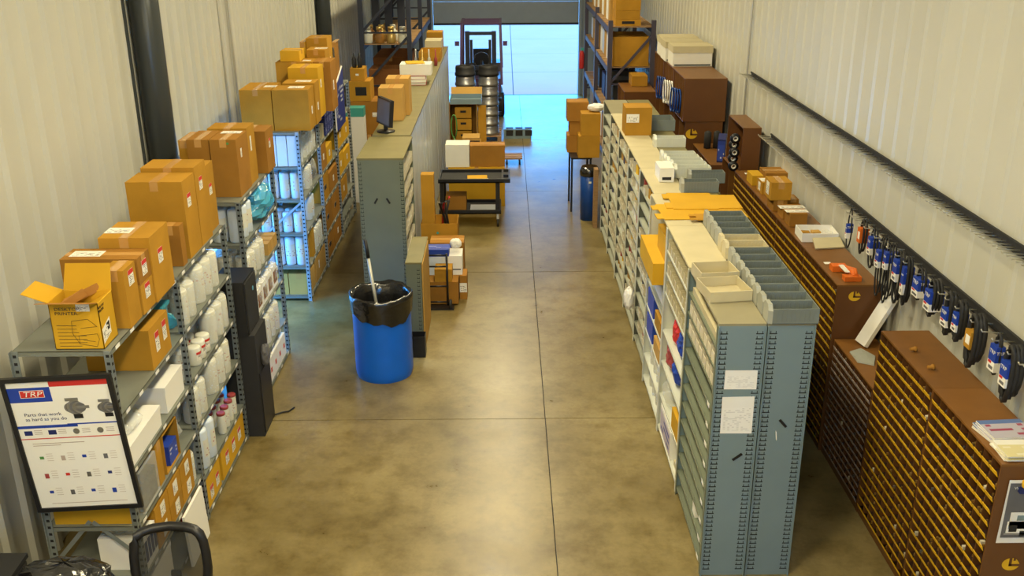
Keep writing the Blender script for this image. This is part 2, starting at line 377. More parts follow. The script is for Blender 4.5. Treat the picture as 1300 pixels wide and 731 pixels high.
# round steel columns against the left wall
for i, (y, lab) in enumerate(((9.2, 'dark grey round steel column rising behind the cartons on the left wall'), (18.2, 'far dark steel column beside the dark pallet rack on the left wall'))):
    c = thing('steel_column', lab, 'column', (-3.262, y, 0), group='left wall columns')
    MB().lathe([(0.132, 0), (0.132, ZCEIL)], 'column', n=24).build('shaft', c)
    MB().box(-0.16, 0.16, -0.16, 0.16, 0, 0.02, 'column').build('base_plate', c)
    MB().box(-0.137, -0.10, -0.22, -0.19, 0, ZCEIL, 'column').build('flange', c)
# ------------------------------------------------------------------ cartons
def carton(label, x0, x1, y0, y1, z0, z1, m='card', labs=(), tape='y', group=None, rz=0.0, name='carton', cat='box'):
    """closed corrugated carton; labs = (face, u, v, w, h, material) with u,v the label centre as fractions of the face"""
    w, d, h = x1-x0, y1-y0, z1-z0
    t = thing(name, label, cat, ((x0+x1)/2, (y0+y1)/2, z0), rz, group)
    a, b = w/2, d/2; fl_ = 0.004
    MB().box(-a, a, -b, b, 0, h-fl_, m).build('body', t)
    if tape == 'y':
        MB().box(-a, -0.002, -b, b, h-fl_, h, m).build('top_flap', t); MB().box(0.002, a, -b, b, h-fl_, h, m).build('top_flap', t)
        MB().box(-0.03, 0.03, -b-0.0012, b+0.0012, h, h+0.0012, 'tape').box(-0.03, 0.03, -b-0.0015, -b, h-min(0.07, h*0.4), h, 'tape').build('tape', t)
    elif tape == 'x':
        MB().box(-a, a, -b, -0.002, h-fl_, h, m).build('top_flap', t); MB().box(-a, a, 0.002, b, h-fl_, h, m).build('top_flap', t)
        MB().box(-a-0.0012, a+0.0012, -0.03, 0.03, h, h+0.0012, 'tape').box(a, a+0.0015, -0.03, 0.03, h-min(0.07, h*0.4), h, 'tape').build('tape', t)
    else:
        MB().box(-a, a, -b, b, h-fl_, h, m).build('lid', t)
    e = 0.0022
    for (f, u, v, lw, lh, lm) in labs:
        q = MB()
        if f == 'r':
            c = Vector((a+e, -b+u*d, v*h)); X_, Z_ = Vector((0, lw/2, 0)), Vector((0, 0, lh/2))
        elif f == 'n':
            c = Vector((-a+u*w, -b-e, v*h)); X_, Z_ = Vector((lw/2, 0, 0)), Vector((0, 0, lh/2))
        elif f == 'l':
            c = Vector((-a-e, b-u*d, v*h)); X_, Z_ = Vector((0, -lw/2, 0)), Vector((0, 0, lh/2))
        else:
            c = Vector((-a+u*w, -b+v*d, h+e)); X_, Z_ = Vector((lw/2, 0, 0)), Vector((0, lh/2, 0))
        q.slab(c-X_-Z_, c+X_-Z_, c+X_+Z_, c-X_+Z_, 0.0015, lm, 'paper'); q.build('shipping_label', t)
    return t
def face_px(xl, xr, yt, yb, z0, d):
    """near face of a box given in pixels, standing on height z0, d metres deep"""
    Y0 = PZ(xr, yb, z0).y
    return dict(x0=PY(xl, yb, Y0).x, x1=PZ(xr, yb, z0).x, y0=Y0, y1=Y0+d, z0=z0, z1=PY(xr, yt, Y0).z)
def pc(label, xl, xr, yt, yb, z0, d, **k):
    return carton(label, **face_px(xl, xr, yt, yb, z0, d), **k)
def zc(bx, by, s): return lambda x, y: (bx+x/s, by+y/s)
LR = lambda u=0.4, v=0.72, w=0.085, h=0.10: ('r', u, v, w, h, 'lbl_red')
LW = lambda f='t', u=0.5, v=0.5, w=0.17, h=0.10: (f, u, v, w, h, 'lbl_wht')

# ------------------------------------------------------------------ slotted angle shelving (left wall)
SF, SBk = -2.36, -2.96                    # aisle side and wall side of the racks
TAGM = MB().box(0, 0.0015, 0, 0.065, 0, 0.024, 'paper_w').mesh('price_tag')
def shelving(label, ypos, bays, h, xf=SF, xb=SBk, pm_='post', near_brace=False, group=None):
    t = thing('shelf_rack', label, 'shelving', ((xf+xb)/2, (ypos[0]+ypos[-1])/2, 0), group=group)
    ox, oy = t.location.x, t.location.y
    slots = MB()
    for y in ypos:
        for (x, s) in ((xf, -1), (xb, 1)):
            L1 = MB().box(min(x, x+s*0.045), max(x, x+s*0.045), y-0.0025, y+0.0025, 0, h, pm_)
            L1.box(min(x, x+s*0.005), max(x, x+s*0.005), y-0.022, y+0.022, 0, h, pm_)
            p = L1.build('post', t, (-ox, -oy, 0))
            sl = MB(); k = 0.04
            while k < h-0.02:
                sl.box(x+s*0.014, x+s*0.034, y-0.0035, y-0.0024, k, k+0.018, 'slot')
                xo_ = x-s*0.0012; sl.box(min(x, xo_), max(x, xo_), y-0.012, y+0.010, k, k+0.018, 'slot'); k += 0.05
            sl.build('slot_holes', p)['kind'] = 'stuff'
    for i, levels in enumerate(bays):
        y0, y1 = ypos[i]+0.004, ypos[i+1]-0.004
        for z in levels:
            z = z-0.002
            b = MB().box(xb+0.006, xf-0.006, y0, y1, z-0.004, z, 'shelf')
            b.box(xf-0.008, xf-0.006, y0, y1, z-0.032, z, 'shelf').box(xb+0.006, xb+0.008, y0, y1, z-0.032, z, 'shelf')
            b.box(xb+0.006, xf-0.006, y0, y0+0.002, z-0.032, z, 'shelf').box(xb+0.006, xf-0.006, y1-0.002, y1, z-0.032, z, 'shelf')
            sh = b.build('shelf', t, (-ox, -oy, 0))
            for k in range(5):
                yy = y0+0.1+k*(y1-y0-0.2)/4+R(-0.05, 0.05)
                link('price_tag', TAGM, sh, (xf-0.006, yy, z-0.028))
    if near_brace:
        y = ypos[0]
        MB().bar((xf-0.03, y+0.012, 0.56), ((xf+xb)/2, y+0.012, 0.83), 0.004, 0.028, pm_).build('cross_brace', t, (-ox, -oy, 0))
        MB().bar(((xf+xb)/2-0.02, y+0.018, 0.83), (xb+0.05, y+0.018, 0.56), 0.004, 0.028, pm_).build('cross_brace', t, (-ox, -oy, 0))
    return t
LV = [2.03, 1.60, 1.19, 0.80, 0.36, 0.05]
shelving('grey slotted angle rack of two bays nearest the viewer with framed poster at its end', [5.33, 6.60, 7.86], [[2.03, 1.59, 1.18, 0.80, 0.42, 0.05], LV], 2.03, near_brace=True)
LB = [2.07, 1.67, 1.27, 0.87, 0.42, 0.05]
shelving('grey slotted angle rack of one bay behind the black towers, column above it', [8.40, 9.72], [LB], 2.07)
LCv = [2.10, 1.69, 1.29, 0.87, 0.45, 0.07]
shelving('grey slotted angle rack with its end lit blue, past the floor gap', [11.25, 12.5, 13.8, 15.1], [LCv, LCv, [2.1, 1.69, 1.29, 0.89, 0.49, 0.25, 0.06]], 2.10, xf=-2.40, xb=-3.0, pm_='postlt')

# ---- open printer carton on the near end of the top shelf
def printer_box():
    g = face_px(71, 133, 385, 443, 2.03, 0.22); x0, x1, y0, y1, z1 = g['x0'], g['x1'], g['y0'], g['y1'], g['z1']
    w, d, h = x1-x0, y1-y0, z1-2.03
    t = thing('open_carton', 'yellow printed carton with raised flaps on the near end of the top shelf', 'box', ((x0+x1)/2, (y0+y1)/2, 2.03))
    a, b, k = w/2, d/2, 0.004
    m = 'card_yel'
    MB().box(-a, a, -b, -b+k, 0, h, m).build('near_wall', t); MB().box(-a, a, b-k, b, 0, h, m).build('far_wall', t)
    MB().box(-a, -a+k, -b, b, 0, h, m).build('side_wall', t); MB().box(a-k, a, -b, b, 0, h, m).build('side_wall', t)
    MB().box(-a, a, -b, b, 0, k, m).build('bottom', t)
    # flaps: near one folded out and down, far one upright, left one out level, right one out and up
    nf = MB().slab((-a, -b, h), (a, -b, h), (a+0.005, -b-0.10, h+0.035), (-a-0.03, -b-0.10, h+0.035), 0.004, m, 'card_in').build('flap', t)
    MB().slab((-a, b, h), (a, b, h), (a, b+0.04, h+0.16), (-a+0.02, b+0.04, h+0.16), 0.004, m, m).build('flap', t)
    MB().slab((-a, b, h), (-a, -b, h), (-a-0.16, -b+0.02, h+0.05), (-a-0.16, b, h+0.06), 0.004, m, m).build('flap', t)
    MB().slab((a, -b, h), (a, b, h), (a-0.13, b, h-0.07), (a-0.13, -b, h-0.07), 0.004, m, m).build('flap', t)
    for i, yy in enumerate((-0.02, 0.07)):
        q = MB().bar((-a+0.04, yy-0.05, h-0.05), (0.02+i*0.05, yy+0.05, h+0.02), 0.012, 0.05, 'card_in')
        q.build('packing_insert', t, (0, 0, 0.0))
    e = b+0.0012
    place_text(text_mesh('DESKTOP\nPRINTER', 0.028, 'black', sx=1.25), t, (-a+0.03, -e, h-0.045), (1, 0, 0), (0, 0, 1))
    ln = MB()
    for q in range(7): ln.box(-a+0.03, -a+0.03+R(0.10, 0.17), -e, -b, 0.02+q*0.022, 0.0225+q*0.022, 'black')
    ln.build('print_lines', t)
    pr = MB()                                                       # line drawing of the device
    P = lambda u, v: (-a+u*w, -e, v*h)
    for (p, q) in (((.52, .12), (.86, .06)), ((.86, .06), (.93, .22)), ((.52, .12), (.52, .30)), ((.52, .30), (.90, .34)), ((.90, .34), (.93, .22)), ((.42, .62), (.75, .66)), ((.75, .66), (.92, .50)), ((.92, .50), (.58, .46)), ((.42, .62), (.40, .35)), ((.40, .35), (.52, .12)), ((.60, .20), (.84, .17))):
        pr.bar(P(*p), P(*q), 0.001, 0.0018, 'black')
    pr.build('line_drawing', t)
    MB().slab((a-0.13, -e, h-0.05), (a-0.05, -e, h-0.05), (a-0.05, -e, h-0.005), (a-0.13, -e, h-0.005), 0.001, 'lbl_wht').build('shipping_label', t)
    e = a+0.0012
    MB().slab((e, -0.10, 0.03), (e, 0.02, 0.06), (e, 0.02, 0.16), (e, -0.10, 0.12), 0.001, 'lbl_wht').build('shipping_label', t)
    place_text(text_mesh('DESKTOP\nPRINTER', 0.022, 'black'), t, (e, -0.12, h-0.04), (0, 1, 0), (0, 0, 1))
    q = MB()
    for (yy, zz, w_, h_) in ((-0.01, 0.10, 0.03, 0.02), (0.0, 0.12, 0.015, 0.04), (-0.02, 0.13, 0.03, 0.014)): q.box(e, e+0.001, yy-w_/2, yy+w_/2, zz-h_/2, zz+h_/2, 'black')
    q.build('handling_mark', t)
    place_text(text_mesh('BIT', 0.085, 'paper_w', sx=1.7), nf, (-a+0.02, -b-0.093, h+0.0345), (1, 0, 0), (0, 0.942, -0.335))
printer_box()

# ---- cartons along the top of the two-bay rack
g = zc(20, 170, 2.707)
def top(label, near_br, far_br, xl, yt, z0=2.03, **k):
    """near_br / far_br: bottom corners of the aisle face in pixels"""
    p, q = PZ(*near_br, z0), PZ(*far_br, z0)
    x1 = p.x; x0 = PY(xl, near_br[1], p.y).x
    return carton(label, x0, x1, p.y, max(q.y, p.y+0.12)-0.022, z0, PY(near_br[0], yt, p.y).z, **k)
top('small upright carton right beside the open yellow printed carton, red header label', g(398, 668), g(440, 622), 140, 344, labs=[LR(0.55, 0.80)], rz=0.0)
c_ = top('small carton underneath the long flat carton on the near top shelf', g(443, 622), g(484, 575), 140, 363, labs=[LR(0.5, 0.68)], m='card')
zz = PY(177, 363, PZ(*g(443, 622), 2.03).y).z+0.003
yb_ = PZ(*g(443, 622), 2.03).y
carton('long flat carton lying across the near top shelf, white sheet on its lid', PY(75, 330, yb_).x, PZ(*g(443, 622), 2.03).x, yb_+0.002, PZ(*g(488, 578), 2.03).y-0.006, zz, PY(172, 329, yb_).z, labs=[LR(0.5, 0.5), ('t', 0.28, 0.5, 0.2, 0.11, 'lbl_wht')], tape='x', m='card_b')
top('mid height carton with white lid sheet between long flat carton and big pile', g(488, 578), g(540, 508), 137, 302, labs=[LR(0.45, 0.62), ('t', 0.25, 0.45, 0.17, 0.12, 'lbl_wht')], m='card')
yq = PZ(*g(578, 455), 2.03)
top('small square carton tucked below the biggest stacked carton, red label facing viewer', g(578, 455), g(592, 440), g(505, 0)[0], 287, labs=[('n', 0.2, 0.5, 0.06, 0.08, 'lbl_red')], m='card_b')
pe, pf = PZ(*g(600, 432), 2.03), PZ(*g(640, 385), 2.03)
carton('biggest carton of the top shelf pile, tape across its lid, red label on aisle face', PY(158, 240, pe.y).x, pe.x, pe.y+0.02, pf.y-0.01, 2.03, PY(224.5, 232, pe.y).z, labs=[LR(0.4, 0.72, 0.08, 0.1)], tape='y')
carton('second big carton behind the biggest one on the near rack, red label on aisle face', PY(178, 215, pf.y).x, PZ(*g(655, 372), 2.03).x, pf.y, PZ(*g(662, 360), 2.03).y+0.1, 2.03, PY(241, 213, pf.y).z, labs=[LR(0.45, 0.76, 0.08, 0.1)], tape='y', m='card')
ph = PZ(*g(668, 352), 2.03)
carton('narrow carton at the far end of the near rack top, red label on aisle face', -2.75, PZ(*g(697, 312), 2.03).x, ph.y+0.06, PZ(*g(697, 312), 2.03).y+0.02, 2.03, PY(258, 216, ph.y).z, labs=[LR(0.55, 0.62, 0.07, 0.09)])
# ---- cartons on the single bay rack
g = zc(150, 130, 3.48)
ZB = 2.07
p3 = PZ(*g(545, 418), ZB)
x_i3 = PY(*g(428, 400), p3.y).x
carton('tall carton with green dot sticker on top of the one-bay rack', x_i3, p3.x, p3.y, p3.y+0.40, ZB, PY(*g(520, 165), p3.y).z, labs=[('r', 0.35, 0.72, 0.04, 0.08, 'lbl_wht'), ('t', 0.5, 0.8, 0.18, 0.1, 'lbl_wht')], m='card_b')
gd = MB().lathe([(0.012, 0), (0.012, 0.001)], 'green', n=10, axis='y').build('sticker', bpy.data.objects[-1] if False else None); gd.location = (x_i3+0.16, p3.y-0.002, PY(*g(474, 182), p3.y).z)
gd.parent = [o for o in COL.objects if o.get('label', '').startswith('tall carton with green dot')][0]; gd.location -= gd.parent.location
x_i2 = PY(*g(327, 400), p3.y).x
carton('tall carton left of the green dot one on the one-bay rack', x_i2, x_i3-0.008, p3.y+0.01, p3.y+0.405, ZB, PY(*g(330, 166), p3.y).z, m='card_b')
carton('carton half hidden by the round column on the one-bay rack', PY(*g(266, 230), p3.y+0.05).x, x_i2-0.01, p3.y+0.08, p3.y+0.46, ZB, PY(*g(300, 172), p3.y+0.05).z, m='card')
p4 = PZ(*g(590, 365), ZB)
carton('slim tall carton behind the green dot one, white label on aisle face', p4.x-0.36, p4.x, p3.y+0.42, p3.y+0.70, ZB, PY(*g(575, 115), p3.y+0.42).z, labs=[('r', 0.4, 0.7, 0.045, 0.14, 'lbl_wht')], m='card')
p5 = PZ(*g(663, 315), ZB)
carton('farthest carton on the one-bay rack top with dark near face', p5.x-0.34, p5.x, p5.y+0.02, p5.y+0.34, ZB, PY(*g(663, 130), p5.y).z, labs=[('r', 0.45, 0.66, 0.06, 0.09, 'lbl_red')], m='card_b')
# ---- cartons on the far left rack
g = zc(300, 30, 4.57); ZC = 2.10
pk = PZ(*g(225, 622), ZC); yk = pk.y
xs_ = [PY(*g(q, 620), yk).x for q in (38, 222, 432)]
carton('left big plain carton of the front pair on the far left rack', xs_[0], xs_[1]-0.005, yk, yk+0.55, ZC, PY(*g(130, 385), yk).z, labs=[('t', 0.85, 0.45, 0.14, 0.12, 'lbl_wht')], m='card', tape='y')
carton('right big plain carton of the front pair on the far left rack', xs_[1]+0.005, xs_[2], yk, yk+0.34, ZC, PY(*g(300, 385), yk).z, labs=[('t', 0.6, 0.55, 0.18, 0.14, 'lbl_wht'), ('r', 0.5, 0.45, 0.05, 0.09, 'lbl_wht')], m='card', tape='none')
carton('big carton right behind the front pair on the far left rack', xs_[1]+0.05, xs_[2]+0.01, yk+0.36, yk+0.66, ZC, PY(*g(420, 345), yk+0.36).z+0.0, labs=[('t', 0.6, 0.5, 0.18, 0.12, 'lbl_wht'), ('r', 0.5, 0.4, 0.05, 0.09, 'lbl_wht')], m='card', tape='none')
yk2 = yk+0.78
carton('tall amber carton behind the front pair on the far left rack', PY(*g(300, 300), yk2).x, PY(*g(487, 470), yk2).x, yk2, yk2+0.36, ZC, PY(*g(460, 256), yk2).z, labs=[('r', 0.4, 0.66, 0.06, 0.1, 'lbl_wht')], m='card_yel', tape='y')
yk3 = yk2+0.42
x4 = PY(*g(232, 300), yk3).x
carton('wide carton at the wall in the middle of the far left rack top', x4, x4+0.46, yk3, yk3+0.4, ZC, PY(*g(300, 225), yk3).z, labs=[('t', 0.8, 0.4, 0.1, 0.1, 'lbl_wht')], m='card')
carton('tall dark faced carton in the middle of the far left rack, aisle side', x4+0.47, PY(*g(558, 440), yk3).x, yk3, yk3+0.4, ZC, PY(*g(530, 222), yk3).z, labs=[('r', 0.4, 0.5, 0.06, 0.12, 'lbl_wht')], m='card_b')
z4 = PY(*g(300, 225), yk3).z
carton('small low carton lying on the wide carton at the wall', PY(*g(258, 190), yk3+0.1).x, PY(*g(370, 190), yk3+0.1).x, yk3+0.06, yk3+0.38, z4+0.004, PY(*g(300, 160), yk3+0.06).z, m='card_yel', tape='x')
carton('taller small carton right of the small low one, far left rack', PY(*g(408, 190), yk3+0.42).x, PY(*g(515, 190), yk3+0.42).x, yk3+0.42, yk3+0.74, ZC, PY(*g(460, 152), yk3+0.42).z, m='card', labs=[('t', 0.7, 0.5, 0.16, 0.1, 'lbl_wht')])
yk4 = yk3+0.80
carton('wide high carton with torn handle hole at the back of the far left rack', PY(*g(370, 150), yk4).x, -2.66, yk4, yk4+0.42, ZC, PY(*g(450, 106), yk4).z, labs=[('n', 0.38, 0.55, 0.06, 0.06, 'lbl_wht')], m='card_yel')
carton('tallest carton on the aisle side at the back of the far left rack', -2.65, min(PY(*g(590, 330), yk4).x, -2.375), yk4+0.02, yk4+0.42, ZC, PY(*g(540, 95), yk4).z+0.02, m='card', labs=[('r', 0.5, 0.6, 0.06, 0.12, 'lbl_wht')])
yk5 = yk4+0.55
carton('last dark carton at the far end of the left racks', PY(*g(575, 250), yk5).x, min(PY(*g(630, 310), yk5).x, -2.375), yk5, yk5+0.35, ZC, PY(*g(600, 108), yk5).z, m='card_b', labs=[('r', 0.4, 0.85, 0.05, 0.08, 'lbl_wht')])
# ------------------------------------------------------------------ what lies on the left racks
def filter_proto(name, r, h, m, lab, wrap=None, cap=None, dome=0.25):
    t = thing(name, 'prototype', 'filter')
    prof = [(r*0.93, 0), (r, 0.012), (r, h*0.93), (r*0.93, h*0.975), (r*0.55, h), (r*0.2, h+0.003)]
    MB().lathe(prof, m, n=16).build('can', t)
    b = MB(); n = 8
    for k in range(n):                                     # printed band wrapped round the can's aisle side
        a0, a1 = rad(-70+k*140/n), rad(-70+(k+1)*140/n); q = r+0.0012
        o = len(b.v)
        b.v += [(q*math.cos(a0), q*math.sin(a0), h*0.3), (q*math.cos(a1), q*math.sin(a1), h*0.3), (q*math.cos(a1), q*math.sin(a1), h*0.75), (q*math.cos(a0), q*math.sin(a0), h*0.75)]
        b.face([o, o+1, o+2, o+3], lab, True, uv=[(k/n, 0), ((k+1)/n, 0), ((k+1)/n, 1), (k/n, 1)])
    b.build('printed_band', t)
    if cap: MB().lathe([(r*1.04, h*0.90), (r*1.04, h*0.99), (r*0.9, h*1.02)], cap, n=14).build('cap', t)
    if wrap:
        w = MB(); n = 14; rows = [(0.0, 1.02), (0.35, 1.06), (0.8, 1.05), (1.03, 0.85), (1.12, 0.35), (1.2, 0.45)]
        o = len(w.v)
        for (hh, rr) in rows:
            for k in range(n):
                a = 2*math.pi*k/n; q = r*rr*(1+R(-0.03, 0.03)); w.v.append((q*math.cos(a), q*math.sin(a), max(0.0, h*hh*(1+R(-0.015, 0.015)))))
        for i in range(len(rows)-1):
            for k in range(n): w.face([o+i*n+k, o+i*n+(k+1) % n, o+(i+1)*n+(k+1) % n, o+(i+1)*n+k], wrap, True)
        w.build('plastic_wrap', t)
    return t
class Proto:
    def __init__(s, root, r=0.05): s.root = root; s.used = False; s.r = r
    def put(s, loc, rz=0, label=None, group=None, sc=None):
        if not s.used:
            s.used = True; o = s.root; o.location = loc; o.rotation_euler = (0, 0, rz)
            if sc: o.scale = sc if isinstance(sc, tuple) else (sc, sc, sc)
            o['label'] = label
            if group: o['group'] = group
            return o
        return dup(s.root, loc, rz, label, group, sc)
F_BIG = Proto(filter_proto('oil_filter', 0.058, 0.245, 'can', 'lbl_can', 'wrap'), 0.058)
F_MED = Proto(filter_proto('oil_filter', 0.05, 0.165, 'can', 'lbl_can', 'wrap'), 0.05)
F_BARE = Proto(filter_proto('oil_filter', 0.055, 0.15, 'can', 'lbl_red'), 0.05)
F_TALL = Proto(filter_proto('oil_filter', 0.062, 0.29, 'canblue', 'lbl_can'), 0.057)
F_RED = Proto(filter_proto('fuel_filter', 0.045, 0.19, 'can', 'lbl_can', None, 'redcap'))
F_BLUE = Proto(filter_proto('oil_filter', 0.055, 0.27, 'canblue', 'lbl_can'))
ROWW = ['aisle row', 'second row', 'back row']
ORD = ['nearest', 'second', 'third', 'fourth', 'fifth', 'sixth', 'seventh', 'eighth', 'ninth', 'tenth', 'eleventh', 'twelfth']
def POSW(j, n): return 'farthest' if j == n-1 else ORD[j]
def grid(pr, label, group, x1, y0, nx, ny, z, dx, dy, sc=None, jit=0.004):
    s3 = sc if isinstance(sc, tuple) else (sc or 1,)*3; lim = (min(dx, dy)-0.013)/(2*pr.r*1.11); sc = (min(s3[0], lim), min(s3[1], lim), s3[2])
    for i in range(nx):
        for j in range(ny):
            pr.put((x1-i*dx+R(-jit, jit), y0+j*dy+R(-jit, jit), z), R(-0.5, 0.5), '%s, %s%s' % (label, ROWW[i] if nx > 1 else '', (', ' if nx > 1 else '')+POSW(j, ny) if ny > 1 else ''), group, sc)
def bag_lump(name, label, cat, loc, sx, sy, sz, m, seed=0, parent=None):
    """crumpled plastic bag: squashed blob with uneven folds"""
    rnd = random.Random(seed); b = MB(); n, rows = 22, 11; o = 0; fr = [(rnd.uniform(0, 6), rnd.randint(2, 5), rnd.randint(1, 3)) for _ in range(3)]
    for i in range(rows+1):
        ph = math.pi*i/rows
        for k in range(n):
            a = 2*math.pi*k/n; rr = 0.92+0.055*sum(math.sin(q1*a+q2*ph*2+q0) for (q0, q1, q2) in fr)*math.sin(ph)+rnd.uniform(-0.07, 0.07)
            zz = (1-math.cos(ph))/2
            b.v.append((sx/2*math.sin(ph)**0.7*math.cos(a)*rr, sy/2*math.sin(ph)**0.7*math.sin(a)*rr, max(0.0, sz*zz*(1+rnd.uniform(-0.05, 0.05)))))
    for i in range(rows):
        for k in range(n): b.face([i*n+k, i*n+(k+1) % n, (i+1)*n+(k+1) % n, (i+1)*n+k], m, False)
    ob = b.build(name, parent, loc)
    if parent is None: tag(ob, label, cat)
    return ob
XA = SF-0.075
# bay 2 of the near rack
grid(F_BIG, 'white filter in clear wrap on second shelf of near rack', 'wrapped filters, second shelf near rack', XA, 6.78, 3, 2, 1.60, 0.155, 0.165, (1.2, 1.2, 1.1))
grid(F_BIG, 'bigger wrapped filter at far end of second shelf', 'big wrapped filters, second shelf near rack', XA-0.02, 7.22, 3, 3, 1.60, 0.18, 0.18, (1.35, 1.35, 1.2))
bag_lump('plastic_bag', 'light blue crumpled plastic bag between wrapped filters on near rack', 'bag', (SF-0.16, 6.66, 1.60), 0.2, 0.06, 0.13, 'wrapblue', 3)
grid(F_BARE, 'short red labelled filter in the bare six-pack', 'bare six-pack of filters', XA, 6.93, 2, 3, 1.19, 0.125, 0.125)
grid(F_BIG, 'wrapped filter behind the bare six-pack', 'wrapped filters behind the six-pack', XA, 7.36, 2, 3, 1.19, 0.165, 0.165, (1.22, 1.22, 1.15))
grid(F_MED, 'white filter pack at the near end of the six-pack shelf', 'white filters at post, six-pack shelf', XA-0.02, 6.68, 2, 1, 1.19, 0.12, 0.12, (1, 1, 1.5))
grid(F_BIG, 'white wrapped filter on fourth shelf of near rack', 'wrapped filters, fourth shelf near rack', XA, 6.74, 2, 2, 0.80, 0.16, 0.16, (1.2, 1.2, 1.15))
grid(F_BIG, 'large wrapped filter at far end of fourth shelf', 'large wrapped filters, fourth shelf near rack', XA-0.01, 7.24, 2, 3, 0.80, 0.185, 0.185, (1.4, 1.4, 1.2))
grid(F_TALL, 'tall bare white filter on the fifth shelf of near rack', 'tall bare filters, fifth shelf near rack', XA, 6.80, 2, 2, 0.36, 0.16, 0.165, (1.15, 1.15, 1.15))
grid(F_RED, 'white fuel filter with dark red cap, fifth shelf near rack', 'red capped fuel filters', XA+0.02, 7.33, 2, 4, 0.36, 0.10, 0.115)
b_ = 'lbl_red'
carton('amber carton with red labels on the bottom shelf of near rack, nearer one', SF-0.5, SF-0.012, 6.66, 7.02, 0.05, 0.30, 'card_yel', [('r', 0.3, 0.4, 0.08, 0.11, b_), ('r', 0.75, 0.45, 0.08, 0.11, b_)])
carton('amber carton with three red labels on the bottom shelf of near rack, farther one', SF-0.5, SF-0.012, 7.08, 7.80, 0.05, 0.315, 'card_yel', [('r', 0.22, 0.5, 0.09, 0.11, b_), ('r', 0.5, 0.5, 0.09, 0.11, b_), ('r', 0.77, 0.5, 0.09, 0.11, b_)])
# bay 1 of the near rack
carton('tall carton with two label strips on second shelf of near rack', SF-0.46, SF-0.02, 5.98, 6.36, 1.59, 1.88, 'card', [('r', 0.35, 0.55, 0.07, 0.14, b_), ('r', 0.75, 0.62, 0.07, 0.14, b_)])
t = thing('storage_tub', 'clear blue plastic tub beside carton on second shelf of near rack', 'tub', (SF-0.2, 6.475, 1.59))
MB().lathe([(0.095, 0), (0.105, 0.26)], 'bluebin', n=4, smooth=False).build('body', t, rot=(0, 0, rad(45))); MB().box(-0.085, 0.085, -0.085, 0.085, 0.262, 0.285, 'wrapblue').build('lid', t)
t.scale = (1.6, 1, 1)
def plain_box(name, label, cat, x0, x1, y0, y1, z0, z1, m, lidm=None, rz=0):
    t = thing(name, label, cat, ((x0+x1)/2, (y0+y1)/2, z0), rz); a, b, h = (x1-x0)/2, (y1-y0)/2, z1-z0
    MB().box(-a, a, -b, b, 0, h*0.82, m).build('body', t); MB().box(-a-0.004, a+0.004, -b-0.004, b+0.004, h*0.82, h, lidm or m).build('lid', t); return t
plain_box('white_carton', 'large white flat carton wrapped in film on third shelf of near rack', 'box', SF-0.5, SF-0.02, 5.40, 5.98, 1.18, 1.33, 'paper_w')
bag_lump('plastic_bag', 'clear crumpled film heaped on white carton, third shelf of near rack', 'bag', (SF-0.17, 5.66, 1.332), 0.28, 0.42, 0.07, 'wrap', 5)
plain_box('white_carton', 'white lidded tub past the film wrapped carton, third shelf of near rack', 'box', SF-0.42, SF-0.03, 6.14, 6.52, 1.18, 1.38, 'paper_w')
# fourth shelf of bay 1
t = thing('clear_case', 'black part in a clear plastic case on fourth shelf of near rack', 'case', (SF-0.22, 5.62, 0.80))
MB().box(-0.2, 0.2, -0.14, 0.14, 0.012, 0.20, 'blackmat').build('black_part', t); MB().box(-0.21, 0.21, -0.15, 0.15, 0, 0.30, 'wrap').build('case_shell', t)
carton('narrow upright carton behind the clear case on fourth shelf', SF-0.4, SF-0.02, 5.80, 5.90, 0.80, 1.12, 'card', tape='x')
t = thing('open_carton', 'open fronted carton lying on its side on fourth shelf of near rack', 'box', (SF-0.22, 6.10, 0.80))
for (q, nm) in (((-0.2, 0.2, -0.15, 0.15, 0, 0.005), 'bottom'), ((-0.2, 0.2, -0.15, 0.15, 0.295, 0.30), 'top'), ((-0.2, 0.2, 0.145, 0.15, 0.005, 0.295), 'side_wall'), ((-0.2, 0.2, -0.15, -0.145, 0.005, 0.295), 'side_wall'), ((-0.2, -0.195, -0.145, 0.145, 0.005, 0.295), 'back_wall')): MB().box(*q, 'card').build(nm, t)
t = thing('blue_packet', 'bright blue packet with white print on the fourth shelf of near rack', 'packet', (SF-0.10, 6.14, 0.808))
MB().box(-0.07, 0.07, -0.085, 0.085, 0, 0.15, 'blueprint').build('body', t); MB().slab((0.0712, -0.08, 0.005), (0.0712, 0.08, 0.005), (0.0712, 0.08, 0.145), (0.0712, -0.08, 0.145), 0.001, 'bluepack').build('print', t)
bag_lump('plastic_bag', 'clear bag of small parts at the far end of the fourth shelf', 'bag', (SF-0.2, 6.42, 0.80), 0.3, 0.22, 0.2, 'wrap', 9)
# fifth shelf of bay 1: books and six labelled cartons
for i in range(4):
    t = thing('white_carton', POSW(i, 4)+' thin white boxed kit in the row on shelf behind poster', 'box', (SF-0.17, 5.42+i*0.055, 0.42), group='white boxed kits behind poster')
    MB().box(-0.15, 0.15, -0.024, 0.024, 0, 0.24, 'paper_w').build('body', t); MB().box(0.15, 0.152, -0.02, 0.02, 0.05, 0.2, 'navy').build('spine_print', t)
for i in range(3):
    for j in range(2):
        y0 = 5.62+i*0.27
        carton(['lower', 'upper'][j]+' carton with white label, '+['nearest', 'middle', 'farthest'][i]+' of the six stacked in near rack', SF-0.40, SF-0.014, y0, y0+0.26, 0.42+j*0.155, 0.42+j*0.155+0.152, 'card', [('r', 0.55, 0.5, 0.085, 0.10, 'lbl_wht')])
bag_lump('plastic_bag', 'clear film on the nearest labelled carton of near rack', 'bag', (SF-0.2, 5.50, 0.67), 0.24, 0.16, 0.06, 'wrap', 12)
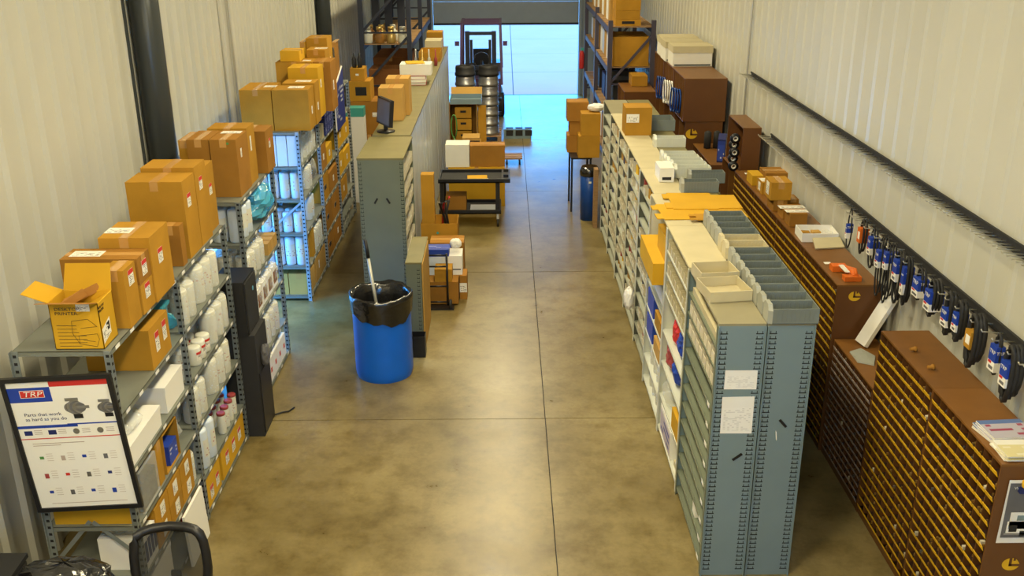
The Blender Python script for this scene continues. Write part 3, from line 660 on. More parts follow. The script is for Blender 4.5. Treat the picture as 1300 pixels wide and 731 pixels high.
# bottom of bay 1
carton('wide amber carton just below the poster frame on the near rack', SBk+0.05, SF-0.06, 5.362, 5.462, 0.80, 1.0, 'card_yel', tape='x')
MB_ = MB().slab((SF+0.06, 5.98, 0.004), (SF+0.06, 6.40, 0.004), (SF+0.035, 6.42, 0.415), (SF+0.035, 6.0, 0.415), 0.02, 'paper_w')
tag(MB_.build('white_board', None), 'plain white board leaning on the lower shelves beside office chair', 'board')
tag(MB().box(0, 0.12, 0, 0.10, 0, 0.16, 'red').build('red_packet', None, (SF-0.16, 6.42, 0.055)), 'red packet on lowest shelf at the near rack middle post', 'packet')
grid(F_BIG, 'white filter on lower shelf beside near rack middle post', 'white filters low beside middle post', SF-0.08, 6.50, 2, 1, 0.42, 0.13, 0.13, (1, 1, 0.95))

# one bay rack
XB_ = SF-0.075
grid(F_TALL, 'large white filter on second shelf of the one-bay rack', 'large filters on one-bay rack', XB_-0.02, 8.53, 3, 3, 1.67, 0.15, 0.15, (1.1, 1.1, 1.05))
bag_lump('plastic_bag', 'bright teal plastic bag hanging over second shelf edge of the one-bay rack', 'bag', (SF-0.10, 9.28, 1.67), 0.36, 0.66, 0.34, 'wrapblue', 21)
grid(F_BIG, 'film wrapped filter on third shelf of one-bay rack', 'film wrapped filters on one-bay rack', XB_, 8.56, 2, 4, 1.27, 0.165, 0.17, (1.25, 1.25, 1.0))
for i in range(3):
    carton('small pale carton poking from film, third shelf of one-bay rack, '+['nearest', 'middle', 'farthest'][i]+' one', SF-0.24, SF-0.02, 9.28+i*0.14, 9.40+i*0.14, 1.27, 1.39, 'card_pale', tape='none')
for i in range(5):
    t = thing('white_carton', POSW(i, 5)+' film wrapped white pack on fourth shelf of the one-bay rack', 'box', (SF-0.15, 8.62+i*0.22, 0.87), group='film wrapped packs on one-bay rack')
    MB().box(-0.12, 0.12, -0.095, 0.095, 0, 0.22, 'paper_w').build('body', t); MB().box(0.12, 0.1215, -0.07, 0.07, 0.04, 0.17, 'card_dark').build('print', t)
    bag_lump('plastic_wrap', '', '', (0, 0, 0), 0.32, 0.185, 0.29, 'wrap', 30+i, t)
grid(F_BIG, 'wrapped filter on fifth shelf of one-bay rack', 'filters in large clear bag', XB_-0.02, 8.72, 2, 5, 0.42, 0.18, 0.18, (1.35, 1.35, 1.2))
for i in range(6):
    t = thing('white_carton', POSW(i, 6)+' white carton with red mark on bottom shelf of the one-bay rack', 'box', (SF-0.16, 8.56+i*0.195, 0.05), group='white cartons with red mark')
    MB().box(-0.14, 0.14, -0.09, 0.09, 0, 0.24, 'paper_w').build('body', t); MB().box(0.14, 0.1415, -0.01, 0.04, 0.09, 0.14, 'red').build('mark', t)

# black towers standing between the two racks
t = thing('computer_tower', 'black computer tower standing on the black cabinet between the left racks', 'computer', (SF-0.05, 8.09, 1.0))
MB().box(-0.14, 0.14, -0.20, 0.20, 0, 0.50, 'black').build('case', t); MB().box(0.14, 0.152, -0.18, 0.18, 0.02, 0.48, 'blackmat').build('front_panel', t)
q = MB().lathe([(0.02, 0), (0.02, 0.004)], 'bluebin', n=12, axis='x').build('power_button', t, (0.152, 0.05, 0.36))
t = thing('speaker_cabinet', 'tall narrow black cabinet on the floor between the two left racks', 'cabinet', (SF+0.0, 8.10, 0))
MB().box(-0.16, 0.14, -0.20, 0.20, 0.0, 1.0, 'blackmat').build('body', t); MB().box(0.14, 0.15, -0.18, 0.18, 0.03, 0.62, 'black').build('front_panel', t)
bag_lump('headset_pouch', '', '', (0.17, -0.02, 0.64), 0.09, 0.16, 0.2, 'skin_grey', 51, t)
MB().tube([(0.15, 0.18, 0.02), (0.20, 0.24, 0.012), (0.26, 0.26, 0.012), (0.30, 0.34, 0.012)], 0.008, 'black').build('cable', t)

# far left rack
XCf = -2.40
for i in range(4):
    t = thing('white_carton', ['first', 'second', 'third', 'last'][i]+' white box from left on the top inner shelf of the blue-lit rack', 'box', (-2.87+i*0.125, 11.42, 1.69), group='white boxes on blue-lit end')
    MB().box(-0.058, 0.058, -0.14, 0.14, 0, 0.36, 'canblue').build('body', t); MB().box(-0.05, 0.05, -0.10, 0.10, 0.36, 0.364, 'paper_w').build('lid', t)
def band(p): return p
def facing(pr, label, group, z, n, sc, x0=-2.90, dx=0.13, rows=2):
    for r_ in range(rows):
        for i in range(n): pr.put((x0+i*dx, 11.36+r_*0.15, z), rad(-90)+R(-0.3, 0.3), '%s, %s row, %s from left' % (label, ['front', 'rear'][r_], ['first', 'second', 'third', 'fourth'][i]), group, sc)
facing(F_BLUE, 'red printed filter, second shelf of blue-lit rack end', 'filters, second shelf of blue-lit end', 1.29, 4, (1.05, 1.05, 1.15))
facing(F_BLUE, 'red printed filter, third shelf of blue-lit rack end', 'filters, third shelf of blue-lit end', 0.87, 4, (1.05, 1.05, 0.9))
facing(F_BLUE, 'tall white filter, fourth shelf of blue-lit rack end', 'filters, fourth shelf of blue-lit end', 0.45, 4, (1.1, 1.1, 1.3))
carton('left carton on the bottom shelf of the blue-lit rack end', -2.95, -2.69, 11.30, 11.66, 0.07, 0.34, 'card_pale')
carton('right carton on the bottom shelf of the blue-lit rack end', -2.68, -2.43, 11.30, 11.66, 0.07, 0.34, 'card_pale')
tk = [o for o in COL.objects if o.get('label', '').startswith('grey slotted angle rack with its end')][0]
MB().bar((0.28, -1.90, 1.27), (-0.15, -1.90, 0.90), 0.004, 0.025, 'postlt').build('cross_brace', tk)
def cluster(pr, label, group, y0, n, z, sc, dy=0.14, nx=2): grid(pr, label, group, XCf-0.08, y0, nx, n, z, 0.14, dy, sc)
cluster(F_BIG, 'wrapped filter on second shelf of far left rack', 'wrapped filters, far left rack second shelf', 11.75, 5, 1.69, (1.15, 1.15, 1.2))
t = thing('clear_bag_part', 'dark brown part in crumpled clear bag on far left rack', 'part', (XCf-0.13, 12.66, 1.69)); bag_lump('part', '', '', (0, 0, 0), 0.16, 0.16, 0.28, 'card_dark', 61, t); bag_lump('bag', '', '', (0, 0, 0), 0.2, 0.2, 0.33, 'wrap', 62, t)
cluster(F_BIG, 'wrapped filter on third shelf of far left rack', 'wrapped filters, far left rack third shelf', 11.78, 2, 1.29, (1.1, 1.1, 1.1))
t = thing('clear_bag_part', 'black part in clear bag on third shelf of far left rack', 'part', (XCf-0.1, 12.18, 1.29)); bag_lump('part', '', '', (0, 0, 0), 0.16, 0.16, 0.28, 'blackmat', 63, t); bag_lump('bag', '', '', (0, 0, 0), 0.2, 0.2, 0.3, 'wrap', 64, t)
carton('cream box with dark slot on third shelf of far left rack', XCf-0.3, XCf-0.02, 12.80, 12.92, 1.69, 1.87, 'cream', [('n', 0.6, 0.3, 0.08, 0.03, 'slot')], tape='none')
for i in range(2):
    F_BLUE.put((XCf-0.1, 11.86+i*0.15, 0.87), 0, ['nearer', 'farther'][i]+' white tall filter on fourth shelf of far left rack, aisle side', 'white filters, far left rack fourth shelf', (1.1, 1.1, 1.1))
carton('orange carton standing upright on the fifth shelf of far left rack', XCf-0.3, XCf-0.02, 11.62, 11.76, 0.45, 0.80, 'card', tape='none')
cluster(F_BIG, 'wrapped filter on fifth shelf of far left rack', 'wrapped filters, far left rack fifth shelf', 11.90, 4, 0.45, (1.1, 1.1, 1.1))
carton('carton with white sticker on the bottom shelf of far left rack', XCf-0.5, XCf-0.02, 11.72, 12.40, 0.07, 0.37, 'card_pale', [('r', 0.3, 0.6, 0.05, 0.1, 'lbl_wht')])
# second and third bays of the far left rack
for i, (y0, y1, z0, z1, m) in enumerate([(12.56, 12.98, 1.29, 1.62, 'card_b'), (13.02, 13.42, 1.29, 1.52, 'card_yel'), (12.56, 13.0, 0.87, 1.22, 'card'), (13.05, 13.72, 0.87, 1.15, 'card_b'), (12.56, 13.1, 0.45, 0.80, 'card_b'), (13.14, 13.74, 0.45, 0.80, 'card_b'), (12.56, 13.12, 0.07, 0.40, 'card_b'), (13.16, 13.74, 0.07, 0.38, 'card_b'),
                                        (13.9, 14.4, 1.29, 1.62, 'card_yel'), (14.42, 15.0, 1.29, 1.55, 'card_yel'), (13.86, 14.3, 0.89, 1.2, 'card_yel'), (14.35, 14.95, 0.89, 1.15, 'card_yel'), (13.88, 14.5, 0.49, 0.80, 'card')]):
    bay = 'middle bay' if y0 < 13.8 else 'last bay'
    lev = {1.29: 'third', 0.87: 'fourth', 0.45: 'fifth', 0.07: 'bottom', 0.89: 'fourth', 0.49: 'fifth'}[z0]
    carton('%s carton on the %s shelf of the far left rack, %s' % ('nearer' if i % 2 == 0 else 'farther', lev, bay), XCf-0.48, XCf-0.02, y0, y1, z0, z1, m, [('r', 0.4, 0.5, 0.16, 0.06, 'slot')] if i in (2, 4, 5, 6) else [('r', 0.5, 0.5, 0.08, 0.08, 'lbl_wht')])
for i in range(5):
    F_MED.put((XCf-0.08, 13.95+i*0.16, 0.06), 0, POSW(i, 5)+' small white filter on the lowest shelf of the far left rack', 'small filters low on far left rack', 0.8)
# blue printed sleeve packs hanging in the last bays
for i in range(7):
    for j in range(3):
        y0 = 13.0+i*0.16+(0.29 if i > 3 else 0); z0 = 1.70+j*0.115
        t = thing('blue_packet', 'dark blue printed packet on far left rack, %s layer, %s along the aisle' % (['bottom', 'middle', 'top'][j], POSW(i, 7)), 'packet', (XCf-0.06, y0, z0), group='blue packet column')
        MB().box(-0.06, 0.06, -0.07, 0.07, 0, 0.11, 'navy').build('body', t)
        MB().slab((0.0612, -0.065, 0.005), (0.0612, 0.065, 0.005), (0.0612, 0.065, 0.105), (0.0612, -0.065, 0.105), 0.001, 'bluemix').build('print', t)
tag(MB().slab((-2.345, 13.55, 1.62), (-2.345, 14.3, 1.62), (-2.345, 14.3, 2.42), (-2.345, 13.55, 2.20), 0.02, 'bluemix', 'paper_w').build('printed_panel', None), 'slanted blue printed panel standing at aisle edge of far left rack', 'panel')

# framed poster fixed to the near end of the rack
def poster():
    Y0 = 5.27
    tl, tr, bl, br = PY(3, 480, Y0-0.05), PY(148, 474, Y0-0.05), PY(45, 650, Y0), PY(175, 642, Y0)
    ex = ((tr-tl)+(br-bl)).normalized(); ey = ((tl-bl)+(tr-br)); ey = (ey-ex*ey.dot(ex)).normalized()
    w = ((tr-tl).length+(br-bl).length)/2; h = ((tl-bl).length+(tr-br).length)/2
    c = (tl+tr+bl+br)/4; ez = ex.cross(ey)
    t = thing('framed_poster', 'black framed white parts poster hung on the end of the near rack', 'poster')
    t.matrix_world = Matrix(((ex.x, ey.x, ez.x, c.x), (ex.y, ey.y, ez.y, c.y), (ex.z, ey.z, ez.z, c.z), (0, 0, 0, 1)))
    a, b, f = w/2, h/2, 0.028
    for q in ((-a, a, b-f, b), (-a, a, -b, -b+f), (-a, -a+f, -b+f, b-f), (a-f, a, -b+f, b-f)): MB().box(*q, -0.008, 0.014, 'black').build('frame_bar', t)
    sheet = MB().box(-a+f, a-f, -b+f, b-f, -0.006, 0.004, 'paper_w').build('sheet', t)
    W_, H_ = w-2*f, h-2*f
    P = lambda u, v: (-W_/2+u*W_, H_/2-v*H_)
    def rect(u0, v0, u1, v1, m, nm, z=0.0046):
        p, q = P(u0, v1), P(u1, v0); return MB().box(p[0], q[0], p[1], q[1], 0.004, z, m).build(nm, sheet)
    rect(0, 0.045, 0.42, 0.155, 'blueprint', 'logo_field'); rect(0.42, 0.0, 1, 0.045, 'red', 'red_band')
    def tx(s, u, v, size, m, sx=1.0, shear=0.0, z=0.0052):
        p = P(u, v); place_text(text_mesh(s, size, m, 0.0002, shear=shear, sx=sx), sheet, (p[0], p[1], z), (1, 0, 0), (0, 1, 0))
    rect(0.115, 0.066, 0.355, 0.122, 'paper_w', 'logo_plate', 0.005); rect(0.12, 0.069, 0.35, 0.119, 'red', 'logo_plate', 0.0052)
    tx('TRP', 0.140, 0.113, 0.050, 'paper_w', 1.35, 0.2, 0.0056)
    tx('Parts that work\nas hard as you do', 0.10, 0.262, 0.032, 'navy', 1.1)
    rect(0, 0.335, 0.6, 0.356, 'blueprint', 'blue_rule'); rect(0.5, 0.33, 1, 0.34, 'blueprint', 'blue_rule'); rect(0, 0.435, 1, 0.442, 'red', 'red_rule')
    for i, m in enumerate(('navy', 'navy', 'castiron', 'castiron')):
        u = 0.09+i*0.24
        if m == 'navy': rect(u-0.04, 0.375, u+0.04, 0.41, m, 'product_picture')
        else: p = P(u, 0.392); MB().lathe([(0.02, 0.004), (0.02, 0.0046)], m, n=14, c=(p[0], p[1], 0)).build('product_picture', sheet)
        for k in range(3): rect(u+0.06, 0.372+k*0.014, u+0.14, 0.376+k*0.014, 'greylbl', 'text_line')
    # printed pictures of two alternator-like machines
    for (u, v, s) in ((0.62, 0.21, 1.0), (0.93, 0.22, 0.85)):
        p = P(u, v); q = MB()
        for k in range(7): q.lathe([((0.05-abs(k-3)*0.006)*s, 0.004), ((0.05-abs(k-3)*0.006)*s, 0.0046+k*0.0001)], 'castiron' if k % 2 else 'skin_grey', n=16, c=(p[0]+(k-3)*0.011*s, p[1], 0))
        q.box(p[0]-0.01*s, p[0]+min(0.085*s, W_/2-p[0]-0.002), p[1]-0.008, p[1]+0.012, 0.004, 0.0056, 'castiron').box(p[0]-0.02, p[0]+0.035*s, p[1]-0.075*s, p[1]-0.045*s, 0.004, 0.0054, 'black').box(p[0]-0.05*s, p[0]+0.03*s, p[1]+0.045*s, p[1]+0.066*s, 0.004, 0.0054, 'castiron')
        q.build('product_picture', sheet)
    for k in range(2): rect(0.10, 0.475+k*0.016, 0.62-k*0.24, 0.480+k*0.016, 'greylbl', 'text_line')
    cols_ = ['green', 'greylbl', 'blueprint', 'skin_grey', 'redcap', 'red', 'castiron', 'navy', 'blueprint', 'skin_grey', 'blueprint', 'blueprint']
    for r_ in range(3):
        for c2 in range(4):
            u, v = 0.13+c2*0.215, 0.58+r_*0.14
            rect(u, v, u+0.042, v+0.022+0.016*((r_+c2) % 2), cols_[r_*4+c2], 'product_picture')
            for k in range(4): rect(u+0.07, v-0.02+k*0.018, u+0.135, v-0.0175+k*0.018, 'greylbl', 'text_line')
    rect(0.12, 0.965, 0.9, 0.969, 'greylbl', 'text_line')
poster()
# ------------------------------------------------------------------ grey cabinet row left of the aisle
def slot_strip(par, x0, x1, y, z0, z1, pitch=0.035, m='slot', th=0.0012):
    b = MB(); z = z0; w = x1-x0
    while z < z1:
        b.box(x0, x1, y-th, y, z, z+0.006, m).box(x0+w*0.12, x0+w*0.2, y-th, y, z+0.006, z+pitch*0.6, m).box(x0+w*0.8, x0+w*0.88, y-th, y, z+0.006, z+pitch*0.6, m); z += pitch
    o = b.build('slot_row', par); o['kind'] = 'stuff'; return o
HCAB = 1.96
t = thing('steel_cabinet', 'grey green steel shelf cabinet with slotted end panel behind the blue drum', 'cabinet', (-1.37, 10.99, 0))
MB().box(-0.25, 0.25, -0.55, -0.535, 0, HCAB-0.002, 'steel_grn').build('end_panel', t); MB().box(-0.25, 0.25, 0.535, 0.55, 0, HCAB-0.002, 'steel_grn').build('end_panel', t)
MB().box(-0.25, -0.24, -0.535, 0.535, 0, HCAB-0.002, 'steel_grn').build('back_panel', t)
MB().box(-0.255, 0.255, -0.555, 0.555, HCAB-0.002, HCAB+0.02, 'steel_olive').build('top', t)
for s in (-1, 1): slot_strip(t, s*0.225-0.018, s*0.225+0.018, -0.551, 0.06, 1.92, 0.045)
for z in (0.05, 0.30, 0.55, 0.80, 1.05, 1.30, 1.50, 1.70): MB().box(-0.24, 0.245, -0.535, 0.535, z-0.015, z, 'steel_grn').build('shelf', t)
for s in (-1, 1): MB().bar((s*0.065-0.015*s, -0.553, 1.53), (s*0.065+0.02*s, -0.553, 1.47), 0.004, 0.02, 'black').build('magnet_strip', t)
for i, z in enumerate((0.56, 0.81, 1.06, 1.31, 1.51, 1.71)):
    for j in range(3):
        q = thing('bin_box', 'white open shelf bin in the grey green cabinet, %s level from bottom, %s' % (['first', 'second', 'third', 'fourth', 'fifth', 'sixth'][i], ['nearest', 'middle', 'farthest'][j]), 'bin', (-1.22, 10.62+j*0.34, z), R(-0.08, 0.08), 'bins in grey green cabinet')
        h = 0.12
        MB().box(-0.10, 0.10, -0.14, 0.14, 0, 0.005, 'bin_card').box(-0.10, -0.097, -0.14, 0.14, 0, h, 'bin_card').box(0.097, 0.10, -0.14, 0.14, 0, h*0.7, 'bin_card').box(-0.10, 0.10, -0.14, -0.137, 0, h, 'bin_card').box(-0.10, 0.10, 0.137, 0.14, 0, h, 'bin_card').build('tray', q)
        MB().lathe([(0.04, 0.006), (0.04, 0.15+R(-0.03, 0.02))], 'can', n=10, c=(0.02, R(-0.05, 0.05), 0)).build('roll', q)
for i in range(9):
    y0 = 11.62+i*0.935
    q = thing('steel_cabinet', 'pale backed steel cabinet in the long row, %s from the viewer' % (ORD[i] if i < 8 else 'last'), 'cabinet', (-1.375, y0+0.465, 0), group='long cabinet row')
    MB().box(-0.225, 0.205, -0.463, 0.463, 0, HCAB-0.001, 'skin_grey').build('body', q)
    for w0, w1 in ((-0.455, -0.012), (0.012, 0.440)): MB().slab((0.224+R(0, 0.008), w0+R(0, 0.012), 0.02), (0.224+R(0, 0.006), w1, 0.02), (0.224+R(-0.006, 0.004), w1-R(0, 0.012), HCAB-0.01), (0.222, w0, HCAB-0.01), 0.012, 'panel_wht').build('back_panel', q)
    MB().box(-0.23, 0.23, -0.465, 0.465, HCAB, HCAB+0.018, 'steel_olive').build('top', q)
    if i == 0:
        slot_strip(q, 0.17, 0.21, -0.464, 0.1, 1.9, 0.045)
ZT = HCAB+0.021
# flat screen monitor
pm_ = PZ(490, 167, ZT)
t = thing('monitor', 'black flat screen monitor standing on the long cabinet row', 'monitor', (pm_.x, pm_.y, ZT), rad(-62))
MB().lathe([(0.11, 0), (0.11, 0.012), (0.03, 0.02)], 'black', n=16).build('foot', t); MB().box(-0.02, 0.02, -0.02, 0.02, 0.018, 0.16, 'black').build('neck', t)
MB().box(-0.21, 0.21, -0.045, 0.0, 0.08, 0.40, 'black').build('case', t, rot=(rad(-6), 0, 0)); MB().box(-0.19, 0.19, -0.048, -0.045, 0.10, 0.38, 'skin_grey').build('screen', t, rot=(rad(-6), 0, 0))
pc('nearer of two tall pale cartons beside the monitor', 482, 512, 112, 153, ZT, 0.33, m='card_pale')
yq = PZ(512, 153, ZT).y+0.36
carton('farther of two tall pale cartons beside the monitor', PY(490, 112, yq).x, PY(519, 112, yq).x, yq, yq+0.34, ZT, PY(505, 100, yq).z, 'card_pale')
def books(label, x, y, z, w, d, n, mats, th=0.045, rz=0.0):
    for i in range(n):
        q = thing('catalogue', '%s, %s' % (label, ['bottom one', 'second up', 'third up', 'top one'][i]), 'book', (x+R(-0.01, 0.01), y+R(-0.01, 0.01), z+i*(th+0.002)), rz+R(-0.06, 0.06))
        MB().box(-w/2+0.006, w/2-0.004, -d/2+0.004, d/2-0.004, 0.003, th-0.003, 'paper').build('pages', q)
        MB().box(-w/2, w/2, -d/2, d/2, 0, 0.003, mats[i % len(mats)]).box(-w/2, w/2, -d/2, d/2, th-0.003, th, mats[i % len(mats)]).box(w/2-0.004, w/2, -d/2, d/2, 0.003, th-0.003, mats[i % len(mats)]).build('cover', q)
    return z+n*(th+0.002)
p = PZ(529, 109, ZT)
zb = books('thick red spined catalogue on the long cabinet row', p.x, p.y+0.2, ZT, 0.26, 0.3, 3, ['red', 'paper', 'redcap'])
carton('white file box resting on the red spined catalogues', p.x-0.26, p.x+0.22, p.y+0.1, p.y+0.45, zb+0.002, zb+0.17, 'paper', tape='none')
tag(MB().box(-0.18, 0.1, -0.14, 0.14, 0, 0.012, 'yellow').build('envelope', None, (p.x, p.y+0.28, zb+0.173), (0, 0, 0.2)), 'yellow envelope lying on the white file box', 'envelope')
p = PZ(533, 84, ZT)
def open_tray(label, x0, x1, y0, y1, z0, z1, m='card', name='open_carton', cat='box', rz=0, k=0.006, lip=None, group=None):
    q = thing(name, label, cat, ((x0+x1)/2, (y0+y1)/2, z0), rz, group); a, b, h = (x1-x0)/2, (y1-y0)/2, z1-z0
    MB().box(-a, a, -b, b, 0, k, m).build('bottom', q); MB().box(-a, a, -b, -b+k, k, h, m).build('near_wall', q); MB().box(-a, a, b-k, b, k, h, m).build('far_wall', q)
    MB().box(-a, -a+k, -b+k, b-k, k, h, m).build('side_wall', q); MB().box(a-k, a, -b+k, b-k, k, h, m).build('side_wall', q); return q
open_tray('shallow open carton of small parts far along the long cabinet row', -1.55, -1.17, p.y+0.55, p.y+1.25, ZT, ZT+0.16, 'card')
carton('pale box on the shallow open carton far along the row', -1.5, -1.2, p.y+1.4, p.y+1.9, ZT, ZT+0.26, 'cream', tape='none')
carton('orange carton at the far end of the long cabinet row', -1.52, -1.22, p.y+2.1, p.y+2.5, ZT, ZT+0.34, 'card', tape='x')

# low grey cabinet and black bin at the foot of the cabinet
t = thing('low_cabinet', 'low grey steel cabinet with slotted edge in front of the cabinet row', 'cabinet', (-0.985, 10.2, 0))
MB().box(-0.085, 0.075, -0.44, 0.44, 0, 1.0, 'steel_grn').build('body', t); MB().box(-0.09, 0.085, -0.445, 0.445, 1.0, 1.018, 'steel_olive').build('top', t)
MB().box(0.078, 0.09, -0.40, 0.44, 0.02, 0.98, 'card_pale').build('side_board', t); slot_strip(t, 0.03, 0.06, -0.441, 0.25, 0.96, 0.045)
open_tray('small black waste bin at the foot of the low grey cabinet', -1.03, -0.88, 9.58, 9.73, 0, 0.24, 'black', 'waste_bin', 'bin')

# blue drum with black liner and a broom handle
pd = PZ(489, 472)
DR = 0.295
t = thing('drum', 'bright blue plastic drum lined with a black bag', 'drum', (pd.x, pd.y, 0))
prof = [(DR*0.95, 0), (DR*0.985, 0.03), (DR, 0.06)]
for k in range(9): prof += [(DR+0.002*(k % 2), 0.1+k*0.078)]
prof += [(DR, 0.80), (DR+0.012, 0.815), (DR+0.012, 0.85), (DR-0.01, 0.853), (DR-0.01, 0.80)]
MB().lathe(prof, 'drumblue', n=48, cap=False).lathe([(0.0, 0.004), (DR*0.95, 0.004)], 'drumblue', n=48, cap=False).build('shell', t)
b = MB(); n = 44; rows = [(1.05, 0.715, 0.03), (1.06, 0.79, 0.012), (1.085, 0.845, 0.008), (1.09, 0.885, 0.012), (1.03, 0.905, 0.012), (0.93, 0.87, 0.015), (0.86, 0.72, 0.03), (0.78, 0.52, 0.05), (0.45, 0.44, 0.05), (0.05, 0.46, 0.02)]
for i, (rr, zz, jz) in enumerate(rows):
    for k in range(n):
        a = 2*math.pi*k/n; j = math.sin(k*1.7+i)*0.4+math.sin(k*0.6+i*0.7)*0.6
        rr2 = DR*rr*(1+0.018*j*(1 if i < 5 else 2.2)); z_ = zz+jz*j*1.2
        if i == 0: z_ -= 0.09*max(0, math.cos(a+1.2))**3
        b.v.append((rr2*math.cos(a), rr2*math.sin(a), z_))
for i in range(len(rows)-1):
    for k in range(n): b.face([i*n+k, i*n+(k+1) % n, (i+1)*n+(k+1) % n, (i+1)*n+k], 'bag', True)
b.build('bag_liner', t)
t = thing('broom', 'broom standing in the lined blue drum, pale handle with black grip', 'broom', (pd.x-0.02, pd.y, 0.47))
a0, a1 = Vector((0, 0, 0.02)), Vector((-0.13, 0.16, 0.92))
MB().tube([a0, a0.lerp(a1, 0.8)], 0.016, 'zinc', 8).build('handle', t); MB().tube([a0.lerp(a1, 0.8), a1], 0.019, 'black', 8).build('grip', t)

# hand truck with its load
ph = PZ(558, 393); YH = ph.y
t = thing('hand_truck', 'black tubular hand truck frame parked in front of stacked cartons', 'hand truck', (ph.x, YH, 0))
xa, xb_ = PY(545, 393, YH).x-ph.x, PY(569, 393, YH).x-ph.x; zt = PY(557, 322, YH).z
MB().tube([(xa, 0, 0.06), (xa, 0, zt)], 0.013, 'black', 8).build('upright', t); MB().tube([(xb_, 0, 0.06), (xb_, 0, zt)], 0.013, 'black', 8).build('upright', t)
for z in (0.10, 0.30, 0.55, zt-0.02): MB().tube([(xa, 0, z), (xb_, 0, z)], 0.011, 'black', 8).build('crossbar', t)
MB().box(xa, xb_+0.07, -0.02, 0.10, 0.0, 0.02, 'black').build('toe_plate', t)
for x in (xa-0.03, xb_+0.03): MB().lathe([(0.055, -0.015), (0.06, -0.008), (0.06, 0.008), (0.055, 0.015)], 'rubber', n=14, c=(x, 0.02, 0.062), axis='x').build('wheel', t)
Y1 = YH+0.13
def fb(label, xl, xr, yt, yb, d, y=Y1, z0=None, **k):
    zz0 = PY((xl+xr)/2, yb, y).z if z0 is None else z0
    return carton(label, PY(xl, yb, y).x, PY(xr, yb, y).x, y, y+d, zz0, PY((xl+xr)/2, yt, y).z, **k)
zA = PY(562, 358, Y1).z
fb('wide brown carton at the bottom of the load behind the hand truck', 545, 582, 358, 378, 0.36, z0=0.022, m='card_b', tape='none')
fb('small open topped carton in the middle of the hand truck load', 552, 574, 342, 358, 0.22, z0=zA+0.003, m='card', tape='none')
zW = PY(562, 342, Y1+0.0).z+0.0
fb('grey white box on the left of the hand truck load', 543, 566, 326, 350, 0.28, y=Y1+0.24, z0=zA+0.003, m='canblue', tape='none')
fb('white carton with dark print on the right of the hand truck load', 567, 587, 325, 350, 0.3, y=Y1+0.24, z0=zA+0.003, m='paper_w', tape='none', labs=[('n', 0.6, 0.3, 0.12, 0.015, 'slot')])
zt2 = PY(554, 326, Y1+0.24).z
fb('flat blue packet lying on the hand truck load', 543, 570, 317, 326, 0.22, y=Y1+0.24, z0=zt2+0.003, m='blueprint', tape='none', labs=[('t', 0.5, 0.5, 0.3, 0.1, 'bluepack')])
fb('tall brown carton standing at the back of the hand truck load', 548, 590, 308, 372, 0.3, y=Y1+0.56, z0=0.001, m='card_b', tape='x')
fb('carton with white corner label on the floor right of the hand truck load', 584, 593, 350, 374, 0.26, y=Y1+0.20, z0=0.001, m='card_b', tape='none', labs=[('n', 0.5, 0.5, 0.09, 0.12, 'lbl_wht')])
bag_lump('plastic_bag', 'white torn paper wad on top of the hand truck load', 'paper', (PY(578, 318, Y1+0.3).x, Y1+0.40, PY(577, 325, Y1+0.24).z+0.05), 0.16, 0.14, 0.12, 'paper_w', 83)
# open carton of long parts behind
Y2 = Y1+0.95
carton('plain carton under the open carton beside the cabinet row', PY(536, 305, Y2).x, PY(580, 305, Y2).x, Y2, Y2+0.4, 0.001, PY(558, 305, Y2).z-0.004, 'card_b')
q = open_tray('open carton with small green sticker holding hoses and a tall carton', PY(535, 305, Y2).x, PY(581, 305, Y2).x, Y2, Y2+0.42, PY(558, 305, Y2).z, PY(558, 284, Y2).z, 'card')
MB().lathe([(0.016, 0), (0.016, 0.001)], 'teal', n=12, axis='y').build('sticker', q, (-0.02, -0.212, 0.10))
zo = q.location.z
carton('tall slim carton standing in the open carton beside the cabinet row', PY(535.5, 283, Y2+0.05).x+0.006, PY(552, 283, Y2+0.05).x, Y2+0.06, Y2+0.22, zo+0.008, PY(544, 222, Y2+0.06).z, 'card', tape='none')
t = thing('hose_bundle', 'black and red hoses sticking out of the open carton', 'hose', (q.location.x, q.location.y, zo+0.008))
MB().tube([(0.10, 0.0, 0.01), (0.05, 0.02, 0.25), (0.0, 0.0, 0.42), (0.10, -0.02, 0.46)], 0.018, 'black', 8).build('black_hose', t); MB().tube([(0.12, 0.05, 0.01), (0.08, 0.05, 0.28), (0.12, 0.02, 0.46)], 0.016, 'blackmat', 8).build('black_hose', t)
MB().tube([(0.02, 0.06, 0.02), (0.05, 0.06, 0.40), (0.13, 0.05, 0.5)], 0.014, 'red', 8).build('red_hose', t)

# black utility cart
pw = PZ(626, 288); YC = pw.y-0.02
xl_, xr_ = PY(556, 228, YC).x, PY(646, 228, YC).x
zc_ = PY(600, 230, YC).z; CD = 0.62
t = thing('utility_cart', 'black two shelf utility cart parked across the aisle edge', 'cart', ((xl_+xr_)/2, YC+CD/2, 0)); a, b = (xr_-xl_)/2, CD/2
def tray_shelf(z, a0, a1, nm):
    s_ = MB().box(a0, a1, -b, b, z-0.03, z-0.012, 'blackmat').box(a0, a1, -b, -b+0.03, z-0.03, z+0.03, 'black').box(a0, a1, b-0.03, b, z-0.03, z+0.03, 'black').box(a0, a0+0.03, -b+0.03, b-0.03, z-0.03, z+0.03, 'black').box(a1-0.03, a1, -b+0.03, b-0.03, z-0.03, z+0.03, 'black')
    return s_.build(nm, t)
tray_shelf(zc_, -a, a-0.08, 'top_shelf'); tray_shelf(0.24, -a, a-0.12, 'lower_shelf')
h_ = MB().box(a-0.08, a+0.02, -b, b, zc_-0.03, zc_-0.01, 'black')
h_.box(a-0.005, a+0.02, -b, b, zc_-0.01, zc_+0.03, 'black')
for yy in (-b, -0.05, b-0.02): h_.box(a-0.08, a-0.005, yy, yy+0.02, zc_-0.01, zc_+0.03, 'black')
h_.build('handle_tray', t)
